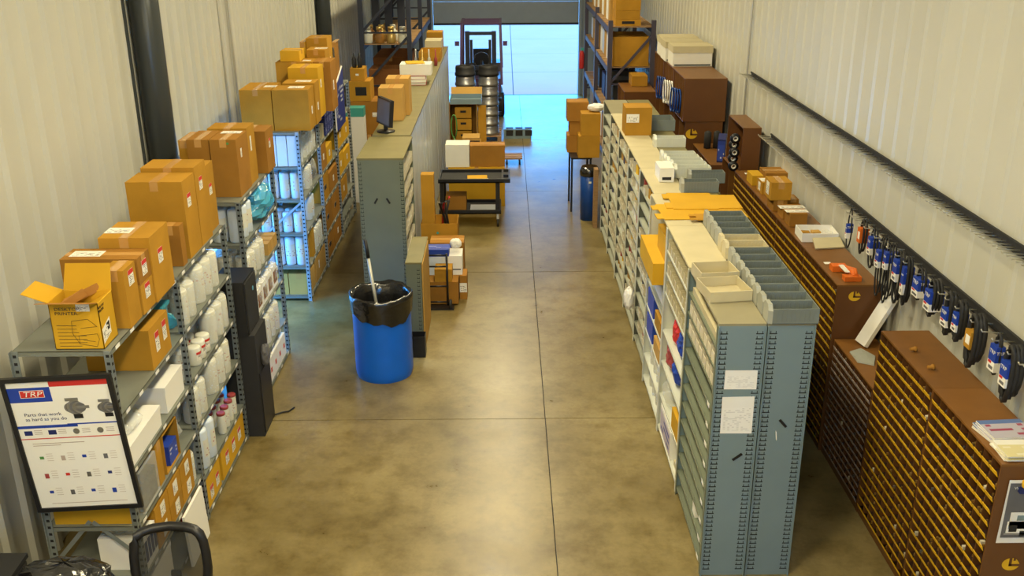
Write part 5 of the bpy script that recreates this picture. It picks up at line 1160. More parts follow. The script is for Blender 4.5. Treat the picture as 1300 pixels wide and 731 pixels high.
# truck advert on the near end
ta = thing('truck_advert', 'advert sheet with a white truck taped on the nearest brown cabinet end', 'paper')
p0 = PY(1264, 689, 4.747); p1 = PY(1266, 609, 4.747); wA = 0.24; hA = p1.z-p0.z; ta.location = (p0.x, 4.746, p0.z)
MB().slab((0, 0, 0), (wA, 0, 0), (wA, -0.004, hA), (0.006, -0.004, hA), 0.001, 'paper_w').build('sheet', ta)
sk = MB().box(0.015, wA-0.01, -0.0055, -0.0045, 0.04, hA-0.02, 'skin_grey').build('picture', ta)
tr = MB().box(0.05, wA-0.02, -0.0066, -0.0056, 0.10, 0.21, 'paper_w').box(0.04, 0.15, -0.0066, -0.0056, 0.07, 0.15, 'paper_w').box(0.09, 0.17, -0.0072, -0.0066, 0.155, 0.19, 'steel_blu').box(0.055, 0.10, -0.0072, -0.0066, 0.08, 0.125, 'black').box(0.12, 0.16, -0.0072, -0.0066, 0.05, 0.085, 'black').box(0.03, 0.17, -0.0072, -0.0066, 0.06, 0.072, 'castiron')
tr.build('truck_picture', ta)
place_text(text_mesh('WORK ALWAYS', 0.026, 'paper_w', 0.0002), ta, (0.04, -0.0062, hA-0.06), (1, 0, 0), (0, 0, 1))
t = thing('clip', 'navy clip with yellow knob on the edge of the nearest brown cabinet', 'clip', (PY(1300, 618, 4.74).x, 4.725, PY(1300, 618, 4.74).z)); MB().box(-0.03, 0.06, -0.01, 0.018, -0.03, 0.0, 'navy').build('jaw', t); MB().lathe([(0.02, 0.0), (0.03, 0.01), (0.03, 0.04), (0.02, 0.05)], 'yellow', n=12, c=(0.01, 0, 0)).build('knob', t)
# magazines
for i, (x, y, w, d, m, n, rz) in enumerate([(2.93, 5.08, 0.27, 0.21, 'mag', 5, 0.10), (2.92, 4.87, 0.26, 0.19, 'mag_b', 4, 0.0)]):
    for k in range(n):
        t = thing('magazine', 'magazine in the %s pile on the nearest brown cabinet, %s' % (['purple covered', 'pale yellow covered'][i], ['bottom one', 'second up', 'third up', 'fourth up', 'top one'][k] if k < n-1 else 'top one'), 'magazine', (x+R(-0.008, 0.008), y+R(-0.008, 0.008), 1.562+k*0.009), rz+R(-0.07, 0.07), ['purple magazine pile', 'yellow magazine pile'][i])
        MB().box(-w/2, w/2, -d/2, d/2, 0, 0.007, 'paper').build('pages', t); MB().slab((-w/2, -d/2, 0.0085), (w/2, -d/2, 0.0085), (w/2, d/2, 0.0085), (-w/2, d/2, 0.0085), 0.0012, m).build('cover', t)
for (px_, py_, lab) in ((1155, 446, 'small brown fitting on the bare brown cabinet top'), (1177, 469, 'tiny brass fitting on the bare brown cabinet top')):
    p = PZ(px_, py_, 1.563); tag(MB().lathe([(0.012, 0), (0.012, 0.03), (0.02, 0.03), (0.02, 0.045)], 'card_b', n=8, axis='x', c=(0, 0, 0.02)).build('fitting', None, (p.x, p.y, 1.562)), lab, 'fitting')
# items on the lower middle cabinet
bd = MB().slab((2.91, 7.50, 1.10), (2.94, 7.36, 1.10), (3.165, 7.38, 1.55), (3.135, 7.52, 1.55), 0.035, 'paper_w'); tag(bd.build('white_board'), 'long white box leaning beside the tall brown cabinet end', 'box')
p = PZ(1092, 452, 1.083); cl = MB().lathe([(0.10, 0), (0.095, 0.012), (0.03, 0.02)], 'traylt', n=5, smooth=False).build('blotch', None, (p.x+0.02, p.y-0.02, 1.082)); cl.scale = (1.0, 1.7, 1); tag(cl, 'flat grey blotch on the lower brown cabinet', 'blotch')  # low five-sided grey piece standing for an unidentified grey patch
# cartons on the far brown cabinets
g = zc(925, 200, 5.62); ZBn = 1.563
def rc(label, xl, xr, yt, yb, d, **k):
    a, b = g(xl, yb), g(xr, yb); return pc(label, a[0], b[0], g(0, yt)[1], a[1], k.pop('z0', ZBn), d, **k)
rc('small amber carton farthest along the brown cabinet top', 165, 243, 130, 200, 0.26, m='card_yel', tape='none')
rc('wide flat brown carton by the wall on brown cabinet top', 262, 418, 112, 185, 0.3, m='card_b', tape='x')
rc('amber carton with pale paper lid on brown cabinet top', 235, 372, 178, 262, 0.24, m='card', tape='none', labs=[('t', 0.5, 0.5, 0.2, 0.14, 'lbl_wht'), ('l', 0.5, 0.5, 0.09, 0.09, 'lbl_wht')])
b0 = face_px(*(g(315, 385)[0], g(412, 385)[0], g(0, 305)[1], g(0, 385)[1]), ZBn, 0.24)
carton('lower carton of the two stacked on brown cabinet top', **b0, m='card_b')
carton('upper amber carton of the two stacked on brown cabinet top', b0['x0']-0.04, b0['x1']+0.03, b0['y0']-0.01, b0['y1']+0.02, b0['z1']+0.003, b0['z1']+0.19, 'card', [('l', 0.5, 0.55, 0.11, 0.13, 'lbl_wht')])
rc('small carton by the wall right of the stacked pair', 420, 497, 298, 352, 0.2, m='card_b')
rc('long flat carton with white lid sheet, farther of two', 385, 540, 372, 440, 0.2, m='card_b', tape='none', labs=[('t', 0.5, 0.5, 0.26, 0.11, 'lbl_wht')])
rc('long flat carton with white lid sheet, nearer of two', 432, 555, 400, 492, 0.17, m='card_b', tape='none', labs=[('t', 0.5, 0.55, 0.22, 0.1, 'lbl_wht')])
p, q = PZ(*g(515, 600), ZBn), PZ(*g(775, 590), ZBn)
tb = open_tray('white cardboard tray of brown parts on brown cabinet top', p.x+0.01, min(q.x, 3.1), p.y-0.02, p.y+0.26, ZBn, ZBn+0.085, 'paper_w', 'parts_tray', 'tray', -0.05)
for k in range(3): tag(MB().box(-0.04, 0.04, -0.035, 0.035, 0, 0.05, ['card', 'card_pale', 'wrap'][k]).build('small_packet', None, (tb.location.x-0.105+k*0.105, tb.location.y+R(-0.03, 0.03), ZBn+0.010), (0, 0, R(-0.5, 0.5))), '%s packet inside the white cardboard tray' % ['amber', 'pale tan', 'clear'][k], 'packet')
wd = MB().slab((2.82, p.y-0.24, ZBn+0.014), (3.10, p.y-0.20, ZBn+0.014), (3.10, p.y-0.05, ZBn+0.06), (2.84, p.y-0.07, ZBn+0.06), 0.012, 'cream'); tag(wd.build('paper_wedge'), 'cream folded card leaning before the white tray', 'card')
t = thing('strap_tray', 'orange ratchet strap bundle on the near end of the brown cabinet top', 'strap', (2.94, 7.82, ZBn))
for k in range(4): MB().tube([(-0.08+0.02*k, -0.14, 0.012+k*0.012), (-0.03+0.015*k, -0.02, 0.018+k*0.012), (-0.09, 0.12, 0.012+k*0.012)], 0.014, 'orange', 6).build('strap', t)
MB().box(-0.12, 0.02, -0.17, -0.09, 0, 0.04, 'orange').build('strap_fold', t); MB().box(-0.15, -0.02, 0.07, 0.16, 0, 0.05, 'orange').build('strap_fold', t); MB().box(-0.10, -0.06, -0.1, 0.08, 0.056, 0.062, 'paper').build('paper_band', t)
tag(MB().box(-0.03, 0.03, -0.025, 0.025, 0, 0.002, 'paper_w').build('paper_slip', None, (2.82, 8.12, 1.562)), 'white slip lying near the orange strap bundle', 'paper')
tag(MB().box(-0.04, 0.04, -0.03, 0.03, 0, 0.002, 'paper_w').build('paper_slip', None, (2.86, 11.30, 1.562)), 'white slip lying at the far end of the brown cabinets', 'paper')

# ------------------------------------------------------------------ belt hook rails on the right wall
BELT_PX = [(1078, 293), (1096, 297), (1110, 303), (1121, 328), (1131, 330), (1143, 333), (1154, 338), (1170, 353), (1187, 372), (1205, 402), (1220, 400), (1238, 430), (1266, 447), (1284, 474)]
BYS = [PX(*q, 3.05).y for q in BELT_PX]
HOOK = MB().tube([(0, 0, 0), (-0.14, 0, 0.012), (-0.15, 0, 0.028)], 0.005, 'zinc', 5).mesh('hook')
for nm, z, y1_ in (('upper', 2.50, 12.75), ('lower', 1.95, 11.55)):
    t = thing('hook_rail', '%s long black belt hook rail on the right wall' % nm, 'rail', (XR-0.035, 8.5, z)); y0 = 4.2; L_ = y1_-y0
    for dz in (-0.03, 0.03): MB().box(-0.016, 0.0, y0-8.5, y1_-8.5, dz-0.007, dz+0.007, 'blackmat').build('rail_bar', t)
    MB().box(-0.006, 0.0, y0-8.5, y1_-8.5, -0.025, 0.025, 'blackmat').build('backing', t)
    n = int(L_/0.06)
    for k in range(n):
        yk_ = y0+0.04+k*L_/n
        if nm == 'lower' and any(abs(yk_-q) < 0.10 for q in BYS): continue
        link('hook', HOOK, t, (-0.016, yk_-8.5, R(-0.004, 0.004)))
    if nm == 'lower':
        for q in BYS: link('hook', HOOK, t, (-0.016, q-8.5, 0))
def belt(label, px_, py_, sl, loops, drop=0.34, w=0.05, thick=0.012, X_=3.05, second=None, flat=False):
    c = PX(px_, py_, X_); zt = 1.992+thick
    t = thing('drive_belt', label, 'belt', (X_, c.y, zt), group='belts on the lower rail')
    for k in range(loops):
        off = (k-(loops-1)/2)*0.022; d = drop*(1-0.06*k); ww = w*(1+0.15*k); pts = []
        for i in range(18):
            a = 2*math.pi*i/18; ty = math.sin(a)*(ww if math.cos(a) < 0 else ww*(1.0 if thick > 0.0085 else 0.7))
            pts.append((off, ty, -d/2+math.cos(a)*d/2))
        MB().tube(pts, thick, 'rubber', 6, True).build('belt_loop', t)
    if sl:
        sw, sh = sl[1], sl[2]; zc2 = min(c.z, 1.93-sh/2)-zt; e = 0.012*loops+0.016
        sv = MB().box(-e, e, -sw/2, sw/2, zc2-sh/2, zc2+sh/2, sl[0]).build('sleeve', t)
        if sl[0] == 'blueprint':
            MB().box(-e-0.0012, -e, -sw/2, sw/2, zc2-sh/2, zc2-sh*0.12, 'paper_w').build('white_panel', sv); MB().box(-e-0.002, -e-0.0012, -sw*0.05, sw*0.42, zc2-sh*0.22, zc2-sh*0.12, 'red').build('red_flash', sv)
            MB().box(-e-0.0022, -e-0.0012, -sw/2+0.012, sw/2-0.02, zc2-sh*0.42, zc2-sh*0.30, 'skin_grey').build('bar_code', sv)
            place_text(text_mesh('TRP', 0.040*sw/0.1, 'paper_w', 0.0004, 'CENTER', sx=1.2), sv, (-e-0.0016, 0, zc2+sh*0.18), (0, -1, 0), (0, 0, 1))
            # the printed edge facing the viewer
            MB().box(-e, e, -sw/2-0.001, -sw/2, zc2-sh/2, zc2-sh*0.12, 'paper_w').build('white_panel', sv)
            place_text(text_mesh('TRP', 0.030, 'paper_w', 0.0004, 'CENTER'), sv, (0, -sw/2-0.0012, zc2+sh*0.2), (1, 0, 0), (0, 0, 1))
        else: MB().box(-e-0.0012, -e, -sw/2+0.01, sw/2-0.02, zc2-sh*0.25, zc2+sh*0.25, 'paper_w').build('white_panel', sv)
    return t
for b_ in [
    ('thin single belt with blue tag hanging farthest along the rail', 1078, 293, ('blueprint', 0.035, 0.13), 1, 0.36, 0.06, 0.006),
    ('orange sleeved belt hanging above the orange strap bundle', 1096, 297, ('orange', 0.07, 0.13), 2, 0.30, 0.04, 0.009),
    ('blue sleeved belt right after the orange sleeved one', 1110, 303, ('blueprint', 0.07, 0.15), 2, 0.34, 0.06, 0.008),
    ('long black belt in blue sleeve hanging lower than its neighbours', 1121, 328, ('blueprint', 0.07, 0.14), 3, 0.50, 0.06, 0.007),
    ('second long black belt in blue sleeve beside the lowest hanging one', 1131, 330, ('blueprint', 0.06, 0.14), 3, 0.50, 0.05, 0.007),
    ('blue sleeved belt with a wide black loop below', 1143, 333, ('blueprint', 0.085, 0.17), 2, 0.43, 0.06, 0.010),
    ('plain blue sleeved belt tight behind the wide black loop', 1154, 338, ('blueprint', 0.05, 0.22), 2, 0.38, 0.04, 0.012),
    ('short blue and white sleeved belt in the middle of the rail', 1170, 353, ('blueprint', 0.11, 0.14), 2, 0.24, 0.05, 0.010),
    ('blue sleeved thick belt tilted beside the short one', 1187, 372, ('blueprint', 0.10, 0.15), 3, 0.27, 0.05, 0.013),
    ('left one of two wide belts in bright blue sleeves', 1205, 402, ('blueprint', 0.09, 0.13), 2, 0.30, 0.04, 0.018),
    ('right one of two wide belts in bright blue sleeves', 1220, 400, ('blueprint', 0.07, 0.13), 2, 0.28, 0.04, 0.018),
    ('wide black belts in a tan paper sleeve', 1238, 430, ('card', 0.085, 0.12), 3, 0.36, 0.055, 0.018),
    ('blue and white sleeved belt second from the viewer', 1266, 447, ('blueprint', 0.085, 0.17), 1, 0.27, 0.035, 0.012),
    ('wide black belt in blue sleeve nearest to the viewer', 1284, 474, ('blueprint', 0.085, 0.16), 3, 0.36, 0.05, 0.018)]: belt(*b_)
# ------------------------------------------------------------------ brown literature racks far right
def lit_rack(label, x0, x1, y0, y1, z0, z1, n, books_=True):
    """open fronted brown rack facing the aisle (-x) with upright dividers"""
    t = thing('literature_rack', label, 'rack', ((x0+x1)/2, (y0+y1)/2, z0)); a, b, h = (x1-x0)/2, (y1-y0)/2, z1-z0
    MB().box(-a, a, -b, -b+0.012, 0, h-0.012, 'brown').build('side_panel', t); MB().box(-a, a, b-0.012, b, 0, h-0.012, 'brown').build('side_panel', t)
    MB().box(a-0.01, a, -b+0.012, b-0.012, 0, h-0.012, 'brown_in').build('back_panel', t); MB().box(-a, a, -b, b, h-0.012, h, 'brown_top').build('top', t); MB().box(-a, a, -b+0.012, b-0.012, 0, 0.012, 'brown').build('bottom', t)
    for k in range(1, n): MB().box(-a, a-0.01, -b+k*2*b/n-0.004, -b+k*2*b/n+0.004, 0.012, h-0.012, 'brown_top').build('divider', t)
    return t
for i in range(3):
    lit_rack('brown divided rack beneath the white file boxes, %s' % ['nearest', 'middle', 'farthest'][i], 2.52, 3.12, 13.90+i*0.98, 14.87+i*0.98, 1.66, 2.27, 6)
    lit_rack('brown base cabinet carrying the divided racks, %s' % ['nearest', 'middle', 'farthest'][i], 2.56, 3.10, 13.92+i*0.98, 14.85+i*0.98, 0.0, 1.655, 2)
fb_ = [o for o in COL.objects if o.get('label', '') == 'brown base cabinet carrying the divided racks, nearest'][0]
l_ = local(fb_, PY(878, 170, 13.92)); logo(fb_, l_[0]-0.0, l_[1]-0.001, l_[2], 0.075)
for i, (y, z, m) in enumerate([(14.2, 1.9, 'binblue'), (14.9, 1.9, 'paper_w'), (15.6, 1.85, 'binblue')]):
    for k in range(4):
        t = thing('cable_coil', '%s coil hanging in the divided brown rack, %s group, %s' % ('white' if m == 'paper_w' else 'blue', ['near', 'middle', 'far'][i], ORD[k]), 'coil', (2.505-0.027*k, y+k*0.05, z), group='coils in brown rack')
        pts = [(0, 0.12*math.sin(2*math.pi*q/18), 0.17*math.cos(2*math.pi*q/18)) for q in range(18)]
        MB().tube(pts, 0.012, m, 6, True).build('loop', t)
# white file boxes on top
for i, (x0, x1, y0) in enumerate([(2.53, 3.12, 15.05), (2.50, 3.08, 15.60), (2.52, 3.10, 16.15)]):
    t = thing('file_box', 'white lidded file box on the brown racks, %s' % ['nearest', 'middle', 'farthest'][i], 'box', ((x0+x1)/2, y0+0.24, 2.273)); a = (x1-x0)/2
    MB().box(-a, a, -0.24, 0.24, 0, 0.27, 'paper').build('body', t); MB().box(-a-0.008, a+0.008, -0.248, 0.248, 0.20, 0.30, 'cream').build('lid', t); MB().box(-a+0.02, a-0.02, -0.242, -0.24, 0.01, 0.03, 'blackmat').build('edge_strip', t)
# lower brown shelf with blue sign box, black rolls, open brown rack
t = lit_rack('low open brown shelf carrying the blue printed box', 2.66, 3.12, 12.48, 13.75, 0, 1.38, 3)
t = thing('blue_box', 'blue printed box propped on the low brown shelf', 'box', (2.86, 12.80, 1.383), rad(-14)); MB().box(-0.05, 0.05, -0.20, 0.20, 0, 0.30, 'navy').build('body', t)
MB().slab((-0.0512, 0.18, 0.02), (-0.0512, -0.18, 0.02), (-0.0512, -0.18, 0.28), (-0.0512, 0.18, 0.28), 0.001, 'bluepack').build('print', t)
MB().slab((-0.045, -0.2012, 0.02), (0.045, -0.2012, 0.02), (0.045, -0.2012, 0.28), (-0.045, -0.2012, 0.28), 0.001, 'bluepack').build('print', t)
for k in range(2): tag(MB().lathe([(0.05, 0), (0.05, 0.22), (0.02, 0.24)], 'blackmat', n=12).build('black_canister', None, (2.80+k*0.13, 13.45, 1.382)), '%s black canister behind the blue printed box' % ['left', 'right'][k], 'canister')
ro = lit_rack('open fronted brown rack standing past the small cartons', 2.84, 3.06, 11.62, 12.44, 1.50, 2.04, 1)
lit_rack('brown pedestal below the open fronted brown rack', 2.80, 3.10, 11.62, 12.44, 0, 1.497, 2)
for k in range(5):
    t = thing('tape_roll', 'black roll with pale core hanging beside open brown rack, %s' % ['top', 'second', 'third', 'fourth', 'lowest'][k], 'roll', (2.765, 11.68+0.05*(k % 2), 1.90-k*0.085), group='black rolls by open rack')
    MB().lathe([(0.03, -0.022), (0.06, -0.022), (0.06, 0.022), (0.03, 0.022)], 'black', n=16, axis='y', cap=False).build('roll', t); MB().lathe([(0.03, -0.023), (0.02, -0.023), (0.02, 0.023), (0.03, 0.023)], 'paper', n=12, axis='y', cap=False).build('core', t); MB().tube([(0, 0, 0.0), (0.065, 0, 0.0)], 0.008, 'black', 5).build('peg', t)

# ------------------------------------------------------------------ pallet racks
def pallet_rack(label, x0, x1, yfr, h, beams, m, mb, brace=True):
    t = thing('pallet_rack', label, 'rack', ((x0+x1)/2, (yfr[0]+yfr[-1])/2, 0)); cx, cy = t.location.x, t.location.y
    for y in yfr:
        for x in (x0, x1):
            p = MB().box(x-0.04-cx, x+0.04-cx, y-0.04-cy, y+0.04-cy, 0.008, h, m).build('upright', t); MB().box(x-0.07-cx, x+0.07-cx, y-0.07-cy, y+0.07-cy, 0, 0.008, m).build('foot_plate', p)
        zz = 0.55
        while zz < h-1.0:
            MB().bar((x0-cx, y-cy, zz), (x1-cx, y-cy, zz+0.9), 0.03, 0.045, m).build('brace', t); MB().bar((x0-cx, y-cy, zz), (x1-cx, y-cy, zz), 0.03, 0.03, m).build('brace', t); zz += 0.95
    for i in range(len(yfr)-1):
        for z in beams:
            for x in (x0, x1): MB().box(x-0.025-cx, x+0.025-cx, yfr[i]+0.041-cy, yfr[i+1]-0.041-cy, z-0.11, z-0.01, mb).build('beam', t)
            n = 7
            for k in range(n):
                w = (yfr[i+1]-yfr[i]-0.1)/n; MB().box(x0-cx-0.02, x1-cx+0.02, yfr[i]+0.05+k*w-cy, yfr[i]+0.05+(k+0.88)*w-cy, z-0.01, z+0.008, 'wood').build('deck_board', t)
    return t
pallet_rack('dark upright pallet rack at the far left with jars on it', -2.60, -1.74, [18.2, 20.7, 23.2], 4.2, [0.25, 1.15, 2.24, 3.3], 'rackblue', 'rackblue')
pallet_rack('steel pallet rack at the far right beside the roller door', 1.90, 2.68, [18.2, 20.9, 23.6], 2.64, [0.15, 0.95, 1.80, 2.52], 'rackpurp', 'rackpurp')
# left rack load
for i in range(7):
    x = -2.50+(i % 4)*0.21; y = 18.32+(i//4)*0.34; kind = i % 3
    t = thing('jar', '%s on the dark rack, %s from left in %s row' % (['clear jar', 'amber jar with gold lid', 'gold capped canister'][kind], ['first', 'second', 'third', 'fourth'][i % 4], ['front', 'back'][i//4]), 'jar', (x, y, 2.252), group='jars on dark rack')
    MB().lathe([(0.075, 0), (0.085, 0.02), (0.085, 0.17), (0.05, 0.21), (0.05, 0.24)], ['can', 'amber', 'gold'][kind], n=16).build('body', t); MB().lathe([(0.055, 0.235), (0.055, 0.29), (0.05, 0.295)], ['zinc', 'gold', 'gold'][kind], n=14).build('lid', t)
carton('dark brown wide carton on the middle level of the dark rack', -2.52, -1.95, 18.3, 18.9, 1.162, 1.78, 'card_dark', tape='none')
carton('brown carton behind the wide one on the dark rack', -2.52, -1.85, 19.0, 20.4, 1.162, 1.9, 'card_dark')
t = thing('parts_crate', 'small grey crate with gold canisters on the dark rack', 'crate', (-1.93, 18.42, 1.80)) if False else None
for i in range(3):
    tag(MB().box(-0.07, 0.07, -0.02, 0.02, 0, 0.85, 'rackblue').build('dark_opening', None, (-2.45+i*0.24, 19.2, 2.252)), '%s tall dark stand-in for an opening behind the jars' % ['left', 'middle', 'right'][i], 'panel')  # made-up panels standing in for the dark openings behind the jars
for k, dx in enumerate((0.0, 0.33)):
    t = thing('fire_bucket', '%s grey metal pump head standing low by the dark rack' % ['left', 'right'][k], 'machine', (-2.12+dx, 17.6, 0)) if False else None
# cartons between far left rack and dark rack
yC = 16.0
carton('large brown carton on the floor beyond the far left rack', -2.56, -1.95, yC, yC+0.6, 0.001, 1.06, 'card_dark')
carton('brown carton with white patch in the stack before the dark rack', -2.53, -1.98, yC+0.02, yC+0.55, 1.064, 1.60, 'card_b', [('n', 0.72, 0.6, 0.1, 0.07, 'lbl_wht')], tape='x')
carton('printed carton near the top of the stack before the dark rack', -2.54, -2.20, yC+0.04, yC+0.5, 1.604, 1.92, 'card', [('n', 0.55, 0.5, 0.18, 0.14, 'slot')], tape='none')
carton('top small carton of the stack, carrying two black bottles', -2.52, -2.29, yC+0.08, yC+0.42, 1.924, 2.12, 'card', [('n', 0.5, 0.5, 0.05, 0.03, 'lbl_wht')], tape='none')
for k in range(2): tag(MB().lathe([(0.035, 0), (0.038, 0.02), (0.038, 0.13), (0.016, 0.18), (0.016, 0.23)], 'black', n=12).build('bottle', None, (-2.46+k*0.09, yC+0.2, 2.124)), '%s black bottle on the top small carton' % ['left', 'right'][k], 'bottle')
t = thing('shopping_bag', 'white bag with teal top before the stacked brown cartons', 'bag', (-2.42, yC-0.22, 0.0)); MB().box(-0.14, 0.14, -0.12, 0.12, 0.0, 1.42, 'paper_w').build('body', t); MB().box(-0.142, 0.142, -0.122, 0.122, 1.42, 1.56, 'teal').build('top_band', t)
t = thing('pump_motor', 'dark grey pump motor standing on a drum before the dark rack', 'machine', (-1.95, 16.9, 0)); MB().lathe([(0.16, 0), (0.16, 1.15)], 'blackmat', n=20).build('base_drum', t); MB().lathe([(0.12, 1.15), (0.13, 1.35), (0.11, 1.55), (0.05, 1.62)], 'skin_grey', n=18).build('motor', t)
MB().tube([(0.0, 0, 1.6), (0.05, 0, 1.85), (0.15, 0, 1.8)], 0.02, 'castiron', 8).build('pipe', t); MB().lathe([(0.09, -0.05), (0.1, 0.0), (0.09, 0.05)], 'castiron', n=14, axis='x', c=(0.12, 0, 1.45)).build('flange', t)
for i in range(4): tag(MB().lathe([(0.03, 0), (0.03, 0.12), (0.012, 0.15), (0.012, 0.28)], ['castiron', 'gold', 'zinc', 'redcap'][i], n=10).build('fitting', None, (-1.56+i*0.115, 17.35, ZT)), '%s upright fitting on the cabinet row before the dark rack' % ['grey', 'brass', 'silver', 'dark red'][i], 'fitting')
# right rack load
carton('huge plain carton filling the end bay of the far right rack', 1.96, 2.62, 18.28, 19.2, 1.812, 2.34, 'card', tape='none')
def crate(label, x0, x1, y0, y1, z0, z1, slot=True):
    t = carton(label, x0, x1, y0, y1, z0, z1, 'card', tape='none'); a = (x1-x0)/2
    if slot: MB().box(-a*0.5, a*0.5, -(y1-y0)/2-0.002, -(y1-y0)/2, (z1-z0)*0.3, (z1-z0)*0.75, 'slot').build('hand_slot', t)
    return t
crate('slotted wooden tray at the bottom of the stack on the far right rack', 2.0, 2.46, 18.32, 18.9, 2.532, 2.64)
crate('middle carton of the stack on top of the far right rack', 2.0, 2.44, 18.33, 18.9, 2.643, 2.80, False)
crate('upper carton of the stack on top of the far right rack', 2.0, 2.45, 18.34, 18.9, 2.803, 3.0, False)
for i in range(9):
    h = R(0.38, 0.62)
    tag(MB().box(-0.02, 0.02, -0.16, 0.16, 0, h, ['paper_w', 'card_pale', 'panel_wht'][i % 3]).build('panel_box', None, (1.99, 19.4+i*0.42+(0.14 if i > 3 else 0), 1.812)), 'upright %s panel on the far right rack, %s' % (['white', 'tan', 'grey'][i % 3], posw(i, 9)), 'panel')
    tag(MB().box(-0.03, 0.03, -0.15, 0.15, 0, R(0.3, 0.45), ['card_pale', 'paper_w'][i % 2]).build('panel_box', None, (2.0, 19.2+i*0.45+(0.1 if i > 3 else 0), 2.532)), 'upright %s sheet on the top of the far right rack, %s' % (['tan', 'white'][i % 2], posw(i, 9)), 'panel')
for i in range(5):
    tag(MB().box(-0.3, 0.3, -0.3, 0.3, 0, R(0.35, 0.6), ['blackmat', 'skin_grey', 'navy'][i % 3]).lathe([(0.1, 0), (0.1, 0.05)], 'castiron', n=12, axis='y', c=(0.0, -0.35, 0.25)).build('engine_part', None, (2.3, [18.7, 19.5, 20.3, 21.4, 22.3][i], 0.962)), '%s engine part on the middle level of the far right rack, %s' % (['black', 'grey', 'navy'][i % 3], posw(i, 5)), 'engine part')
    carton('blue lit box on the low level of the far right rack, %s' % posw(i, 5), 1.95, 2.5, [18.4, 19.2, 20.0, 21.1, 22.0][i], [19.1, 19.9, 20.75, 21.9, 22.8][i], 0.162, 0.162+R(0.4, 0.6), ['canblue', 'card_b', 'paper_w', 'navy', 'card'][i], tape='none')
p = PY(810, 103, 17.9); carton('amber carton sticking out before the far right rack', p.x-0.15, p.x+0.13, 17.6, 18.05, 1.66-0.1, 1.74, 'card', tape='none')
lit_rack('brown shelf below the amber carton before the far right rack', 2.05, 2.60, 17.05, 18.05, 0, 1.555, 2)
t = thing('fire_extinguisher', 'small dark red extinguisher hanging on the far rack upright', 'extinguisher', (1.80, 23.6, 1.0)); MB().lathe([(0.055, 0), (0.06, 0.03), (0.06, 0.36), (0.03, 0.42)], 'red', n=14).build('body', t); MB().box(-0.02, 0.05, -0.03, 0.03, 0.42, 0.48, 'teal').build('valve', t)

# ------------------------------------------------------------------ cartons on the black stand, blue bin
YP = 15.0; zp = 0.885
t = thing('black_stand', 'black steel stand carrying the pile of cartons', 'stand', (1.20, YP+0.35, 0))
for (x, y) in ((-0.17, -0.3), (-0.17, 0.33), (0.12, 0.33), (0.12, -0.3)): MB().box(x-0.015, x+0.015, y-0.015, y+0.015, 0, zp-0.03, 'black').build('leg', t)
MB().box(-0.19, 0.14, -0.33, 0.36, zp-0.03, zp-0.004, 'black').build('top', t)
def pp(label, xl, xr, yt, yb, y, d, z0=None, **k): return fb(label, xl, xr, yt, yb, d, y=y, z0=z0, **k)
pp('front bottom carton of the pile on the black stand', 734, 761, 173, 201, YP, 0.34, z0=zp, m='card', tape='none')
zq = PY(747, 173, YP).z
pp('front upper carton of the pile on the black stand', 738, 762, 145, 173, YP+0.01, 0.33, z0=zq+0.003, m='card', tape='none')
pp('rear bottom carton of the pile on the black stand', 720, 735, 172, 194, YP+0.38, 0.34, z0=zp, m='card_b', tape='none')
zq2 = PY(728, 172, YP+0.38).z
pp('rear middle carton of the pile on the black stand', 723, 739, 154, 172, YP+0.40, 0.33, z0=zq2+0.003, m='card_b', tape='none')
zq3 = PY(730, 154, YP+0.40).z
pp('rear top carton of the pile on the black stand with loose flap', 720, 747, 130, 154, YP+0.38, 0.36, z0=zq3+0.003, m='card_b', tape='x')
bag_lump('plastic_bag', 'pale plastic film on top of the front upper carton', 'bag', (PY(757, 145, YP+0.2).x, YP+0.22, PY(750, 145, YP+0.01).z+0.006), 0.3, 0.2, 0.12, 'paper_w', 150)
pb = PZ(748, 281)
t = thing('waste_drum', 'narrow blue waste bin with black liner beside aisle shelving', 'bin', (pb.x, pb.y+0.14, 0)); MB().lathe([(0.13, 0), (0.135, 0.4), (0.14, 0.76)], 'binblue', n=20).build('body', t); MB().lathe([(0.145, 0.70), (0.15, 0.77), (0.12, 0.84), (0.06, 0.80)], 'bag', n=18).build('liner', t)
MB().box(-0.02, 0.02, -0.141, -0.137, 0.60, 0.63, 'paper_w').build('sticker', t)
tag(MB().box(-0.03, 0.03, -0.08, 0.08, 0, 0.90, 'wood').build('wood_board', None, (pb.x+0.19 if pb.x+0.22 < GX0 else GX0-0.035, 14.25, 0)), 'upright brown board between the blue bin and the shelving', 'board')

